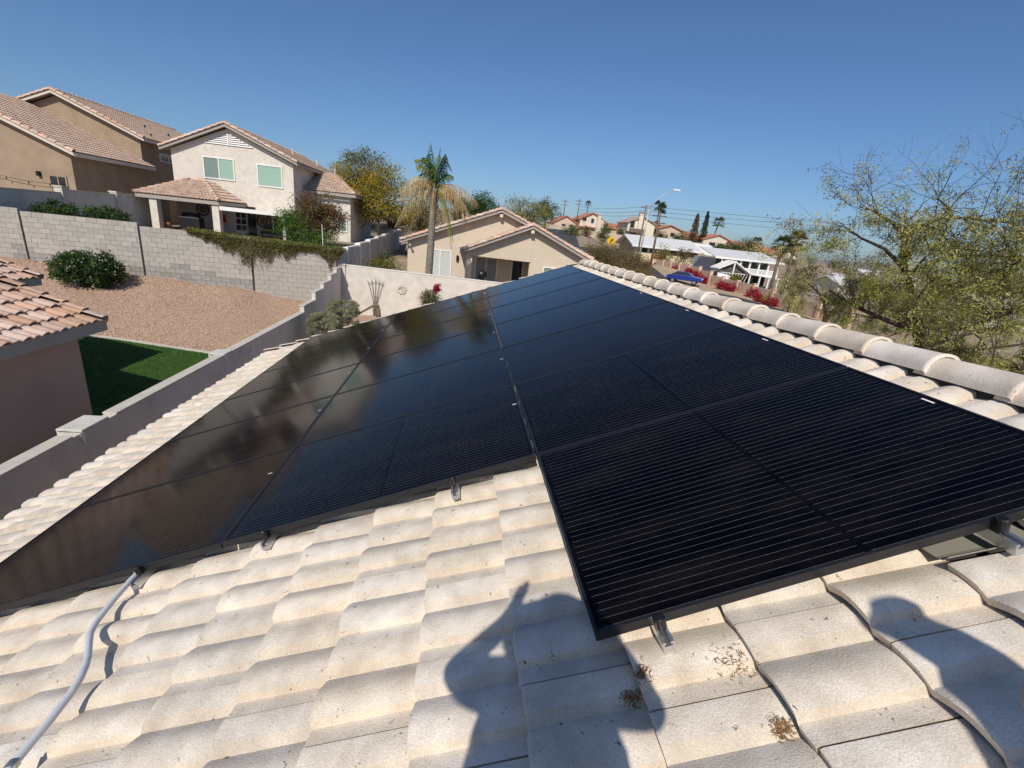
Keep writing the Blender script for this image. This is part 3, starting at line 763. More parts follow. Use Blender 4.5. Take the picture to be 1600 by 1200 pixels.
for y, r, z in ((0, .10, .03), (0, .135, .03), (.46, .115, 0)):
    for i in range(NA_):
        a = radians(lerp(-95, 95, i / 6)); vs_.append((r * sin(a), y, z + r * cos(a) - .05))
mcap.add(vs_, [(j * 7 + i, j * 7 + i + 1, (j + 1) * 7 + i + 1, (j + 1) * 7 + i) for j in range(2) for i in range(6)])
cap_pink = mcap.mesh('rake_tile', roof_pink, True); cap_pink.set_sharp_from_angle(angle=radians(45))
def window(parent, x0, x1, z0, z1, y, panes=2, blind=None, fm=None, blinds=None, depth=.10, name='window'):
    """window in a wall that faces -Y at distance y"""
    f = MB(); w = .07; fm = fm or trim_white
    f.box(x0 - w, x1 + w, y - .05, y - .003, z1, z1 + w); f.box(x0 - w, x1 + w, y - .06, y - .003, z0 - w, z0)
    f.box(x0 - w, x0, y - .05, y - .003, z0, z1); f.box(x1, x1 + w, y - .05, y - .003, z0, z1)
    for i in range(1, panes):
        xm = lerp(x0, x1, i / panes); f.box(xm - .03, xm + .03, y - .045, y - .003, z0, z1)
    fo = f.build(name, fm, parent)
    for i in range(panes):
        a = lerp(x0, x1, i / panes) + (.03 if i else 0); b = lerp(x0, x1, (i + 1) / panes) - (.03 if i < panes - 1 else 0)
        bm_ = (blinds[i] if blinds else blind)
        p = MB()
        if bm_ is None: p.box(a, b, y - .02, y - .004, z0, z1); p.build('pane', dark_glass, fo)
        else:
            n = int((z1 - z0) / .10)
            for k in range(n):
                z = lerp(z0, z1, (k + .5) / n)
                p.add([(a, y - .012, z + .046), (b, y - .012, z + .046), (b, y - .020, z - .046), (a, y - .020, z - .046)], [(0, 1, 2, 3)])
            p.box(a, b, y - .010, y - .004, z0, z1); p.build('pane', bm_, fo)
    return fo
def gable_roof(parent, x0, x1, xp, ze, zp, y0, y1, fasc, ov=.35, fieldmat=None, capme=None, caps=True, step=.40):
    """gable facing -Y; x0/x1 eave edges, xp ridge; returns roof part"""
    fieldmat = fieldmat or roof_field; capme = capme or cap_pink
    r = MB()
    for xe, sgn in ((x0, 1), (x1, -1)):
        run = abs(xp - xe); rise = zp - ze; Lu = sqrt(run * run + rise * rise)
        tile_slope(r, (xe, y0, ze), (0, 1, 0), (sgn * run, 0, rise), y1 - y0, Lu)
    ro = r.build('roof', fieldmat, parent)
    d = MB()
    d.poly([(x0 + .05, y0 + .02, ze - .13), (xp, y0 + .02, zp - .13), (x1 - .05, y0 + .02, ze - .13), (x1 - .05, y0 + .02, ze - .02), (xp, y0 + .02, zp - .02), (x0 + .05, y0 + .02, ze - .02)], (0, y1 - y0 - .04, 0))
    d.build('roof_deck', trim_grey, ro)
    b = MB()
    b.poly([(x0, y0 - .03, ze - .20), (xp, y0 - .03, zp - .20), (x1, y0 - .03, ze - .20), (x1, y0 - .03, ze - .01), (xp, y0 - .03, zp - .01), (x0, y0 - .03, ze - .01)], (0, .045, 0))
    b.box(x0 - .02, x0 + .03, y0 + .02, y1, ze - .2, ze - .005); b.box(x1 - .03, x1 + .02, y0 + .02, y1, ze - .2, ze - .005)
    b.build('fascia', fasc, parent)
    if caps:
        cap_run(ro, capme, (x0, y0 + .02, ze + .03), (xp, y0 + .02, zp + .05), step); cap_run(ro, capme, (x1, y0 + .02, ze + .03), (xp, y0 + .02, zp + .05), step)
        cap_run(ro, capme, (xp, y0 + .1, zp + .04), (xp, y1, zp + .04), step, 'ridge_cap')
    return ro
# ================================================================== white two-storey house
wh = thing('white_house', (-15, 40, 3.35), 'white two storey stucco house with pink tile gable and green blinds', 'house')
X0, X1, YF = -18.57, -11.25, 34.0
mb = MB()
mb.poly([(X0, YF, 3.2), (X1, YF, 3.2), (X1, YF, 7.98), (-15.1, YF, 9.60), (X0, YF, 8.08)], (0, 15, 0)); mb.build('wall', stucco_white, wh)
gable_roof(wh, -19.05, -10.85, -15.1, 8.10, 9.85, YF - .35, YF + 15, trim_grey)
window(wh, -16.66, -14.92, 6.63, 7.80, YF, 2, blinds=[blind_pale, blind_green])
window(wh, -13.42, -11.99, 6.50, 7.70, YF, 1, blind=blind_green)
vt = MB()
for i in range(8):
    z = 8.66 + i * .115; half = 1.50 * (1 - (z - 8.62) / .76)
    if half > .08: vt.add([(-15.1 - half, YF - .05, z), (-15.1 + half, YF - .05, z), (-15.1 + half * .97, YF - .005, z + .06), (-15.1 - half * .97, YF - .005, z + .06), (-15.1 - half, YF - .05, z - .02), (-15.1 + half, YF - .05, z - .02)], [(0, 1, 2, 3), (4, 5, 1, 0)])
vt.box(-15.14, -15.06, YF - .065, YF - .004, 8.62, 9.34); vt.build('gable_vent', trim_white, wh)
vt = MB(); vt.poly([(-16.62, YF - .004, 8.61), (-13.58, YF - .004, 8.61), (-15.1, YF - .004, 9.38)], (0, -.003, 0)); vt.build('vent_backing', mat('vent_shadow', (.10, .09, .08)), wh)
# lower wing on its right
mb = MB(); mb.box(-11.24, -8.15, 36.2, 44, 3.2, 6.55); mb.build('wing_wall', stucco_white, wh)
r = MB(); Lu = 4.0
tile_slope(r, (-11.6, 35.75, 6.62), (1, 0, 0), (0, .93, .37), 3.9, Lu, hi=lambda s: 3.9 - s * .55)
tile_slope(r, (-7.7, 35.75, 6.62), (0, 1, 0), (-.93, 0, .37), 8.5, 3.0, lo=lambda s: s * .9)
ro = r.build('wing_roof', roof_field, wh)
cap_run(ro, cap_pink, (-7.7, 35.75, 6.68), (-9.9, 39.4, 8.05), .42, 'hip_cap')
mb = MB(); mb.box(-11.6, -7.72, 35.72, 35.77, 6.42, 6.60); mb.box(-7.72, -7.67, 35.75, 44, 6.42, 6.60); mb.build('wing_fascia', trim_grey, wh)
window(wh, -8.95, -8.45, 4.1, 5.0, 36.2, 1, blind=blind_pale)
for x, y, z in ((-13.2, 40, 9.2), (-12.6, 44, 9.0), (-11.9, 47, 8.9)): mb = MB(); mb.tube([(x, y, z - .6), (x, y, z + .35)], .06, 8); mb.build('roof_vent_pipe', trim_cream, wh)
# patio roof
pr = MB(); PY = 30.45
fr = Vector((0, 2.75, 1.12)).length
tile_slope(pr, (-18.9, PY, 5.24), (1, 0, 0), (0, 2.75, 1.12), 4.6, fr, lo=lambda s: 1.75 * s / fr, hi=lambda s: 4.6 - 2.0 * s / fr, ex=.34)
sl = Vector((-2.0, 0, 1.12)).length
tile_slope(pr, (-14.3, PY, 5.24), (0, 1, 0), (-2.0, 0, 1.12), 3.5, sl, lo=lambda s: 2.75 * s / sl, ex=.34)
tile_slope(pr, (-18.9, PY, 5.24), (0, 1, 0), (1.75, 0, 1.12), 3.5, sl * .95, lo=lambda s: 2.75 * s / sl, ex=.34)
po = pr.build('patio_roof', roof_field, wh)
cap_run(po, cap_pink, (-18.9, PY, 5.28), (-17.15, PY + 2.75, 6.40), .40, 'hip_cap'); cap_run(po, cap_pink, (-14.3, PY, 5.28), (-16.3, PY + 2.75, 6.40), .40, 'hip_cap')
cap_run(po, cap_pink, (-17.15, PY + 2.75, 6.40), (-16.3, PY + 2.75, 6.40), .42, 'ridge_cap')
mb = MB(); mb.box(-18.85, -14.35, PY + .03, PY + .10, 5.02, 5.21); mb.box(-14.36, -14.30, PY + .1, 34, 5.02, 5.21); mb.box(-18.9, -18.84, PY + .1, 34, 5.02, 5.21); mb.box(-18.8, -14.4, PY + .1, 33.95, 5.15, 5.19); mb.build('patio_fascia', trim_grey, wh)
for x, w in ((-18.0, .20), (-14.62, .19)):
    mb = MB(); mb.box(x - w, x + w, PY + .12, PY + .52, 3.2, 5.02); mb.build('patio_pillar', stucco_white, wh)
pg = MB(); pg.box(-14.25, -10.45, PY - .1, 33.96, 4.86, 4.93); pg.build('pergola_roof', trim_cream, wh)
pg = MB(); pg.box(-14.25, -10.45, PY - .16, PY - .105, 4.76, 4.98); pg.box(-10.45, -10.39, PY - .1, 33.9, 4.76, 4.98)
pg.build('pergola_beam', trim_white, wh)
mb = MB(); mb.box(-10.82, -10.66, PY, PY + .16, 3.2, 4.855); mb.build('pergola_post', trim_white, wh)
# rear wall of the patio: doors, decor
mb = MB(); mb.box(-15.05, -14.35, YF - .06, YF - .003, 3.35, 5.15); d_ = mb.build('patio_door', trim_white, wh)
for i in range(4):
    for j in range(2): m2 = MB(); m2.box(-14.98 + j * .33, -14.70 + j * .33, YF - .075, YF - .062, 3.55 + i * .4, 3.88 + i * .4); m2.build('pane', dark_glass, d_)
mb = MB(); mb.box(-14.25, -13.75, YF - .05, YF - .003, 3.35, 5.1); mb.build('open_doorway', dark_glass, wh)
window(wh, -12.6, -11.45, 3.7, 4.8, YF, 3)
wn_ = mat('dark_bronze', (.09, .06, .045), rough=.5, var=.2)
for x, z, r_, nm in ((-17.0, 4.62, .36, 'under the tiled patio roof'), (-13.25, 4.30, .42, 'under the flat patio cover')):
    t = thing('wall_medallion', (x, YF - .05, z), 'round bronze wall medallion %s' % nm, 'wall decor', 'wall medallions on the white house')
    m2 = MB(); m2.tube([(x + r_ * cos(a), YF - .06, z + r_ * sin(a)) for a in [i * pi / 10 for i in range(21)]], .045, 6); m2.build('ring', wn_, t)
    m2 = MB(); m2.tube([(x, YF - .03, z), (x, YF - .06, z)], r_ * .62, 14)
    for i in range(8): a = i * pi / 4; m2.tube([(x + r_ * .5 * cos(a), YF - .05, z + r_ * .5 * sin(a)), (x + r_ * cos(a), YF - .05, z + r_ * sin(a))], .02, 5)
    m2.build('face', mat('pale_bronze', (.22, .16, .11), var=.3, scale=9), t)
m2 = MB(); m2.box(-16.1, -15.62, YF - .06, YF - .004, 3.95, 4.45); o = m2.build('red_plaque', mat('red_enamel', (.45, .03, .025), rough=.5)); tag(o, 'square red plaque on the patio wall of the white house', 'plaque')
gr = thing('patio_grill', (-16.3, 31.4, 3.35), 'black covered grill standing on the tiled patio', 'grill')
m2 = MB(); m2.box(-17.1, -15.95, 31.3, 31.9, 3.45, 4.15); m2.build('cabinet', black_paint, gr, bevel=.03)
m2 = MB(); m2.tube([(-16.95, 31.6, 4.15), (-16.1, 31.6, 4.15)], .26, 12); m2.build('lid', black_paint, gr, True)
ch = thing('patio_bench', (-13, 31.6, 3.35), 'dark bench with olive cushions under the flat patio cover', 'bench')
m2 = MB(); m2.box(-12.6, -10.95, 31.6, 32.3, 3.6, 3.75); m2.build('seat', steel_dark, ch)
m2 = MB(); m2.box(-12.6, -10.95, 32.3, 32.4, 3.7, 4.15); m2.build('backrest', steel_dark, ch)
m2 = MB(); m2.box(-12.55, -11.0, 31.62, 32.25, 3.751, 3.9); m2.build('cushion', mat('olive_cushion', (.12, .14, .04)), ch, bevel=.04)
for x in (-12.5, -11.05):
    m2 = MB(); m2.box(x - .04, x + .04, 31.65, 31.73, 3.3, 3.6); m2.build('leg', steel_dark, ch)
pt = MB(); pt.lathe([(.07, 0), (.11, .18), (.12, .2), (.1, .2)], 10, Matrix.Translation((-17.35, 30.7, 3.55))); o = pt.build('terracotta_pot', mat('terracotta', (.42, .18, .09)), None, True); tag(o, 'small terracotta pot beside the left patio pillar', 'pot')
# ================================================================== brown house
bh = thing('brown_house', (-24, 40, 3.35), 'brown stucco two storey house with long pink tile roofs', 'house')
mb = MB(); mb.poly([(-31, 30, 3.0), (-21.55, 30, 3.0), (-21.55, 30, 6.80), (-28.2, 30, 9.75), (-31, 30, 8.5)], (0, 6.6, 0)); mb.build('wing_wall', stucco_brown, bh)
xp, zp = -28.4, 10.05
r = MB(); Lw = sqrt((xp + 21.1) ** 2 + (zp - 6.95) ** 2)
tile_slope(r, (-21.1, 29.65, 6.95), (0, 1, 0), (xp + 21.1, 0, zp - 6.95), 6.95, Lw)
ro = r.build('wing_roof', roof_field, bh)
cap_run(ro, cap_pink, (-21.1, 29.67, 7.0), (xp, 29.67, zp + .05), .40)
mb = MB(); mb.poly([(-21.1, 29.6, 6.76), (xp, 29.6, zp - .19), (xp, 29.6, zp), (-21.1, 29.6, 6.95)], (0, .06, 0)); mb.box(-21.13, -21.06, 29.66, 36.6, 6.74, 6.94); mb.build('wing_fascia', trim_cream, bh)
mb = MB(); mb.poly([(-31.3, 36.6, 3.0), (-21.85, 36.6, 3.0), (-21.85, 36.6, 8.62), (-26.5, 36.6, 10.6), (-31.3, 36.6, 8.6)], (0, 13, 0)); mb.build('wall', stucco_brown, bh)
gable_roof(bh, -31.8, -21.35, -26.5, 8.68, 10.86, 36.2, 49.5, trim_cream)
for x, y, z in ((-24.0, 41, 9.9), (-23.5, 43, 9.7), (-22.2, 38.5, 9.1)): mb = MB(); mb.tube([(x, y, z - .3), (x, y, z + .12)], .06, 8); mb.build('roof_vent_pipe', steel_dark, bh)
window(bh, -22.75, -22.0, 4.95, 5.62, 30, 2, fm=stucco_brown, name='window')
# side windows on the shaded wall that faces +X
def side_window(parent, x, y0, y1, z0, z1, blind):
    f = MB(); f.box(x + .003, x + .05, y0, y1, z0 - .06, z0); f.box(x + .003, x + .05, y0, y1, z1, z1 + .06); f.box(x + .003, x + .05, y0 - .06, y0, z0 - .06, z1 + .06); f.box(x + .003, x + .05, y1, y1 + .06, z0 - .06, z1 + .06); f.box(x + .003, x + .045, (y0 + y1) / 2 - .03, (y0 + y1) / 2 + .03, z0, z1)
    fo = f.build('window', trim_white, parent); p = MB(); p.box(x + .003, x + .02, y0, y1, z0, z1); p.build('pane', blind, fo)
side_window(bh, -21.85, 38.6, 40.6, 7.55, 8.0, blind_pale); side_window(bh, -21.85, 37.5, 38.4, 4.6, 5.3, blind_pale)
mb = MB(); mb.box(-23.35, -23.2, 29.86, 29.995, 5.55, 5.8); mb.build('wall_lamp', steel_dark, bh)
sl_ = MB(); pts = [(-25.5 + i * .35, 29.8, 5.45 - .12 * sin(i / 10 * pi) - .02 * i) for i in range(11)]; sl_.tube(pts, .012, 5)
for i in (2, 5, 8, 10): p = pts[i]; sl_.tube([p, (p[0], p[1], p[2] - .13)], .025, 6)
o = sl_.build('string_lights', steel_dark); tag(o, 'thin string of bulbs hung along the brown house wall', 'string lights')
# ================================================================== tan house with two gables
th = thing('tan_house', (2.3, 34, 1.75), 'cream single storey house with two pink tiled gables behind the white wall', 'house')
YM, YG = 31.0, 28.6
mb = MB(); mb.poly([(-3.45, YM, 1.2), (8.1, YM, 1.2), (8.1, YM, 4.15), (2.31, YM, 6.40), (-3.45, YM, 4.1)], (0, 14, 0)); mb.build('wall', stucco_cream, th)
gable_roof(th, -3.9, 8.6, 2.31, 4.14, 6.58, YM - .45, YM + 14, trim_grey)
mb = MB()
mb.poly([(.25, YG, 3.72), (.25, YG, 4.02), (4.06, YG, 5.62), (7.85, YG, 4.05), (7.85, YG, 3.0), (4.55, YG, 3.0), (4.2, YG, 3.66)], (0, .25, 0))
mb.box(.25, .62, YG, YG + .25, 1.2, 3.72); mb.box(4.12, 7.85, YG + .002, YG + .25, 1.2, 3.62); mb.box(7.6, 7.85, YG + .25, YM, 1.2, 4.0); mb.build('gable_wall', stucco_cream, th)
gable_roof(th, -.12, 8.25, 4.06, 3.99, 5.80, YG - .45, YM + 3, trim_grey)
for x, y, z in ((2.31 - 2.4, 33.0, 5.9), (.2, 38, 6.1)): mb = MB(); mb.tube([(x, y, z - .5), (x, y, z + .25)], .05, 8); mb.build('roof_vent_pipe', trim_cream, th)
for nm, x, y in (('turbine', -2.2, 35.0),):
    m2 = MB(); m2.lathe([(.12, -.4), (.12, 0), (.22, .05), (.24, .2), (.14, .32)], 12, Matrix.Translation((x, y, 5.0))); m2.build('roof_ventilator', alu, th, True)
sd = window(th, -2.05, -.72, 1.75, 3.68, YM, 2, blinds=[mat('pale_curtain', (.50, .53, .50), var=.05)] * 2)
mb = MB(); mb.box(.6, 4.15, YG + .3, YM - .01, 3.66, 3.715); mb.build('porch_ceiling', stucco_cream, th)
window(th, .95, 2.3, 1.75, 3.5, YM, 2, blinds=[mat('grey_curtain', (.30, .30, .28), var=.05)] * 2)
window(th, 3.35, 4.0, 1.75, 3.5, YM, 1)
window(th, 5.05, 5.75, 2.6, 3.42, YG, 1, blind=blind_pale); window(th, 5.95, 6.3, 2.6, 3.42, YG, 1, blind=blind_pale)
mb = MB(); mb.box(-.35, -.2, YM - .14, YM - .003, 3.15, 3.5); mb.build('wall_lamp', steel_dark, th)
mb = MB(); mb.tube([(-3.42, YM - .05, 4.0), (-3.3, YM - .35, 3.92)], .05, 8); mb.tube([(-3.3, YM - .35, 3.92), (-3.24, YM - .42, 3.8)], .07, 8); mb.build('flood_lamp', trim_grey, th)
for x, zb, y in ((4.06, 5.45, YG), (2.31, 6.22, YM)):
    mb = MB(); mb.box(x - .1, x + .1, y - .42, y - .003, zb - .12, zb + .06); mb.build('rafter_tail', trim_cream, th)
k = thing('kettle_grill', (1.3, 29.3, 1.75), 'black kettle grill on the porch of the cream house', 'grill')
m2 = MB(); m2.lathe([(.08, .55), (.28, .68), (.32, .85), (.28, 1.02), (.08, 1.12)], 14, Matrix.Translation((1.3, 29.3, 1.75))); m2.build('bowl', black_paint, k, True)
for a in (0, 2.1, 4.2):
    m2 = MB(); m2.tube([(1.3 + .12 * cos(a), 29.3 + .12 * sin(a), 2.35), (1.3 + .3 * cos(a), 29.3 + .3 * sin(a), 1.72)], .018, 6); m2.build('leg', steel_dark, k)
# grey wall between the white and the cream house
gf = thing('side_fence_wall', (-6, 33, 2), 'shaded grey wall running back between white house and cream house', 'wall')
for i in range(8):
    y0 = 22.5 + i * 3.0; z = 3.55 + i * .12
    mb = MB(); mb.box(-6.08, -5.94, y0 + .01, y0 + 2.99, 1.0, z - .06); mb.build('wall_panel', stucco_grey, gf)
    mb = MB(); mb.box(-6.11, -5.91, y0 + .01, y0 + 2.99, z - .059, z); mb.build('wall_cap', trim_white, gf)
    mb = MB(); mb.box(-6.15, -5.87, y0 + 2.86, y0 + 3.12, 1.0, z + .02); mb.box(-6.18, -5.84, y0 + 2.83, y0 + 3.15, z + .0205, z + .08); mb.build('pier', trim_white if i < 3 else cap_mat, gf)
# ================================================================== vegetation
G_dark = leafmat('dark_green_leaf', (.035, .065, .018)); G_mid = leafmat('green_leaf', (.06, .11, .02)); G_yel = leafmat('yellow_green_leaf', (.24, .205, .02))
G_gold = leafmat('golden_leaf', (.44, .31, .02)); G_sage = leafmat('sage_leaf', (.33, .32, .20)); G_olive = leafmat('olive_leaf', (.13, .12, .035)); G_brown = leafmat('brown_leaf', (.15, .085, .04))
G_rust = leafmat('rusty_leaf', (.16, .075, .04)); G_palo = leafmat('palo_verde_leaf', (.31, .31, .07)); G_palo2 = leafmat('palo_verde_pale_leaf', (.42, .39, .15)); G_tan = leafmat('dead_frond', (.42, .30, .14))
M_mag = leafmat('magenta_bract', (.32, .010, .06)); M_white = leafmat('white_petal', (.75, .72, .68)); G_fresh = leafmat('fresh_green_leaf', (.10, .20, .025)); G_grey = leafmat('grey_green_leaf', (.20, .21, .10)); G_vine = leafmat('vine_leaf', (.17, .18, .04))
def leaf(mb, p, s, asp=.55, droop=0.0):
    d = rvec().normalized(); d.z -= droop; d.normalize()
    q = d.cross(rvec()).normalized() * s * asp * .5; e = d * s
    mb.add([p, p + e * .5 + q, p + e, p + e * .5 - q], [(0, 1, 2, 3)])
def clumps(c, r, n, shell=.55, boxy=0):
    out = []
    for i in range(n):
        v = rvec().normalized()
        if boxy: v = Vector([math.copysign(abs(a) ** boxy, a) for a in v])
        k = rnd(shell, 1) if random.random() < .75 else rnd(.1, shell)
        out.append(Vector((c[0] + v.x * r[0] * k, c[1] + v.y * r[1] * k, c[2] + v.z * r[2] * k)))
    return out
def foliage(mb, c, r, n, size, nc=None, spread=.22, mats=(0,), shell=.55, boxy=0, asp=.55, droop=0.0, zmin=None):
    nc = nc or max(8, n // 60); cs = clumps(c, r, nc, shell, boxy); sp = spread * (r[0] + r[1] + r[2]) / 3
    for q in cs:
        mi = random.choice(mats); k = rnd(.4, 1.6)
        for j in range(int(n / nc * k)):
            p = q + Vector((random.gauss(0, sp), random.gauss(0, sp), random.gauss(0, sp * .7)))
            if zmin is not None and p.z < zmin: continue
            mb.cm = mi if random.random() < .8 else random.choice(mats)
            leaf(mb, p, size * rnd(.6, 1.4), asp, droop)
def shrub(name, label, base, c, r, n, size, mats, group=None, cat='shrub', stems=6, barkm=None, **kw):
    t = thing(name, base, label, cat, group)
    f = MB(); foliage(f, c, r, n, size, mats=tuple(range(len(mats))), **kw); f.build('foliage', list(mats), t)
    s = MB()
    for i in range(stems):
        e = Vector((c[0] + rnd(-.6, .6) * r[0], c[1] + rnd(-.6, .6) * r[1], c[2] + rnd(-.2, .6) * r[2]))
        b = Vector(base) + Vector((rnd(-.12, .12) * r[0], rnd(-.12, .12) * r[1], -.1)); m = b.lerp(e, .5) + Vector((rnd(-.1, .1), rnd(-.1, .1), .05)) * r[0]
        w = max(.012, .035 * r[0]); s.tube([b, m, e], [w, w * .7, w * .3], 5)
    s.build('stem', barkm or bark_dark, t, True)
    return t
def tree(name, label, base, c, r, n, size, mats, trunk_r=.15, group=None, limbs=9, barkm=None, **kw):
    t = thing(name, base, label, 'tree', group)
    f = MB(); foliage(f, c, r, n, size, mats=tuple(range(len(mats))), **kw); f.build('crown', list(mats), t)
    s = MB(); b = Vector(base) - Vector((0, 0, .3)); fork = Vector((lerp(base[0], c[0], .5), lerp(base[1], c[1], .5), lerp(base[2], c[2] - r[2] * .4, .75)))
    mid = b.lerp(fork, .5) + Vector((rnd(-.15, .15), rnd(-.15, .15), 0)); s.tube([b, mid, fork], [trunk_r, trunk_r * .8, trunk_r * .6], 8)
    for i in range(limbs):
        v = rvec().normalized(); e = Vector((c[0] + v.x * r[0] * .8, c[1] + v.y * r[1] * .8, c[2] + v.z * r[2] * .8)); m = fork.lerp(e, .5) + Vector((0, 0, rnd(-.1, .25) * r[2]))
        s.tube([fork, m, e], [trunk_r * .5, trunk_r * .3, trunk_r * .08], 6)
    s.build('trunk', barkm or bark_dark, t, True)
    return t
random.seed(21)
# --- near left
t = shrub('flowering_shrub', 'round dark green shrub dotted with white flowers on the gravel bank', (-14.65, 20.3, 1.4), (-14.65, 20.3, 2.17), (1.26, .9, .68), 14000, .085, (G_dark, G_mid, leafmat('deep_leaf', (.022, .05, .012))), nc=170, spread=.13, shell=.7)
fl_ = MB()
for q in clumps((-14.65, 20.3, 2.19), (1.36, 1.0, .77), 150, .95):
    if q.y > 20.8: continue
    for a in range(5):
        d = Vector((cos(a * 1.257), 0, sin(a * 1.257))) * .035; e = Vector((cos(a * 1.257 + .6), -.2, sin(a * 1.257 + .6))) * .022
        fl_.add([q, q + e, q + d], [(0, 1, 2)])
fl_.build('blossom', M_white, t)
for (x, lab) in ((-18.3 + .85, 'left of two rounded dark hedges above the block wall'), (-15.6, 'right of two rounded dark hedges above the block wall')):
    shrub('rounded_hedge', lab, (x, 23.0, 3.35), (x, 23.0, 3.98), (1.0, .7, .55), 7000, .075, (G_dark, leafmat('deep_leaf', (.022, .05, .012)), G_mid), 'rounded hedges above the block wall', 'hedge', nc=120, spread=.13, shell=.75)
# vine hanging over the block wall
vn = thing('hanging_vine', (-8.7, 21.9, 3.6), 'olive green vine hanging over the block retaining wall', 'vine')
HANG = [(-10.7, .02), (-10.3, .14), (-9.8, .32), (-9.2, .55), (-8.7, .85), (-8.3, .95), (-7.9, .75), (-7.3, .55), (-6.7, .42), (-6.3, .22), (-6.0, .14), (-5.6, .35), (-5.3, .62), (-5.0, .42), (-4.75, .05)]
def hang(x):
    for (a, za), (b, zb) in zip(HANG, HANG[1:]):
        if a <= x <= b: return lerp(za, zb, (x - a) / (b - a))
    return 0
f = MB(); s = MB()
for i in range(17000):
    x = rnd(-11.66, -5.2); h = hang(x / 1.09) * 1.09 * (1 + .25 * sin(x * 7.3) + .15 * sin(x * 17.1)); top = 3.96 - (x + 11.66) * .032 + .09
    k = random.random() ** 1.5
    z = top - k * (h + .10) * rnd(.75, 1.12); y = 21.78 - rnd(0, .20) * (1 - k * .5) if z < top - .1 else rnd(21.55, 22.3)
    f.cm = (1 if random.random() < .12 + .5 * k else 0) if random.random() < .85 else 2
    leaf(f, Vector((x, y, z)), rnd(.035, .075), .6, .5)
for i in range(230):
    x = rnd(-11.5, -5.25); h = hang(x / 1.09) * 1.09; top = 3.95 - (x + 11.66) * .032; l = h * rnd(.8, 1.5)
    s.tube([(x, 21.78, top), (x + rnd(-.1, .1), 21.70, top - l * .5), (x + rnd(-.22, .22), 21.75, top - l)], [.006, .005, .003], 4)
f.build('foliage', [G_vine, G_brown, G_mid], vn); s.build('stem', mat('vine_stem', (.13, .085, .055), var=.2), vn)
for i in range(1):
    rd = MB(); rd.tube([(-6.25, 22.4, 3.3), (-6.28, 22.4, 4.75)], .014, 6); o = rd.build('garden_stake', trim_white); tag(o, 'thin white stake beside the vine end of the block wall', 'stake')
shrub('clipped_shrub', 'front clipped sage green shrub in the grey wall corner', (-4.48, 16.0, .3), (-4.48, 16.0, 1.45), (.50, .48, .60), 30000, .034, (G_sage, G_sage, G_grey), 'clipped shrubs in the wall corner', boxy=.6, nc=420, spread=.06, shell=.93)
shrub('clipped_shrub', 'rear squarer clipped sage green shrub in the grey wall corner', (-4.28, 17.7, .4), (-4.28, 17.7, 1.62), (.52, .50, .60), 30000, .034, (G_sage, G_sage, G_grey), 'clipped shrubs in the wall corner', boxy=.42, nc=420, spread=.06, shell=.93)
bg = shrub('bougainvillea', 'bougainvillea with magenta top against the white rear wall', (-1.2, 20.6, .9), (-1.25, 20.6, 2.15), (.45, .4, .5), 2600, .06, (G_olive, G_brown, G_mid), None, nc=70)
f = MB(); foliage(f, (-1.0, 20.5, 2.62), (.22, .22, .24), 900, .06, nc=30); f.build('blossom', M_mag, bg)
shrub('round_bush', 'yellow green bush in front of the grey side wall', (-4.2, 26.2, 1.8), (-4.2, 26.2, 2.7), (1.05, .8, .72), 4200, .085, (G_yel, G_mid, G_olive), nc=90)
shrub('low_planting', 'low dark planting behind the white wall by the cream porch', (.35, 26.5, 1.6), (.35, 26.5, 2.25), (1.0, .4, .32), 1500, .06, (G_dark, G_olive), nc=40)
# between the white and cream houses
tree('rusty_tree', 'small rust brown tree in front of the white house corner', (-8.7, 30.4, 3.35), (-8.75, 30.4, 5.05), (1.5, 1.2, 1.4), 13000, .10, (G_rust, G_brown, G_olive), .07, nc=150, spread=.15, limbs=22)
shrub('bright_shrub', 'bright green shrub left of the rust brown tree', (-10.0, 29.8, 3.35), (-10.0, 29.8, 4.35), (.85, .8, 1.05), 4800, .085, (G_fresh, G_mid), nc=100)
shrub('bright_shrub', 'bright green shrub under the rust brown tree', (-8.6, 29.3, 3.35), (-8.5, 29.3, 3.75), (1.25, .6, .5), 3000, .08, (G_mid, G_fresh), nc=60)
tree('golden_tree', 'golden yellow leafed tree behind the palm', (-6.4, 38.5, 3.6), (-7.0, 39, 6.9), (3.4, 2.6, 2.4), 19000, .12, (G_gold, G_yel, G_yel, G_olive), .16, nc=190, spread=.13)
tree('grey_tree', 'grey green tree rising behind the golden tree', (-9.2, 47, 4), (-9.3, 47, 8.9), (2.2, 2, 2.2), 9500, .13, (G_grey, G_olive), .16, nc=120, spread=.16)
tree('golden_tree', 'lower golden tree between golden tree and white roof', (-11.0, 50, 4), (-11.2, 50, 8.0), (3.0, 2.2, 1.9), 9000, .15, (G_yel, G_gold, G_grey), .16, nc=90, spread=.16)
tree('olive_tree', 'olive tree low behind the palm trunk', (-4.0, 44, 3.4), (-3.6, 44, 5.8), (1.7, 1.6, 1.7), 5500, .12, (G_olive, G_yel, G_brown), .14, nc=90)
tree('dark_tree', 'dark green tree behind the ridge of the cream house', (1.4, 60, 4.6), (2.0, 60, 7.7), (2.1, 2, 1.9), 5200, .17, (G_dark, G_mid), .2, nc=80, spread=.18)
tree('dark_tree', 'low dark tree right of the palm fronds', (-.6, 62, 4.6), (-.4, 62, 7.2), (1.7, 1.6, 1.7), 4200, .16, (G_dark, G_olive), .2, nc=70, spread=.18)
tree('wispy_tree', 'wispy grey green tree behind the cream house', (7.2, 57, 3.8), (7.2, 57, 6.9), (3.4, 2.6, 2.45), 15000, .18, (G_grey, G_olive, G_palo2), .18, nc=190, asp=.32, limbs=20, spread=.16)
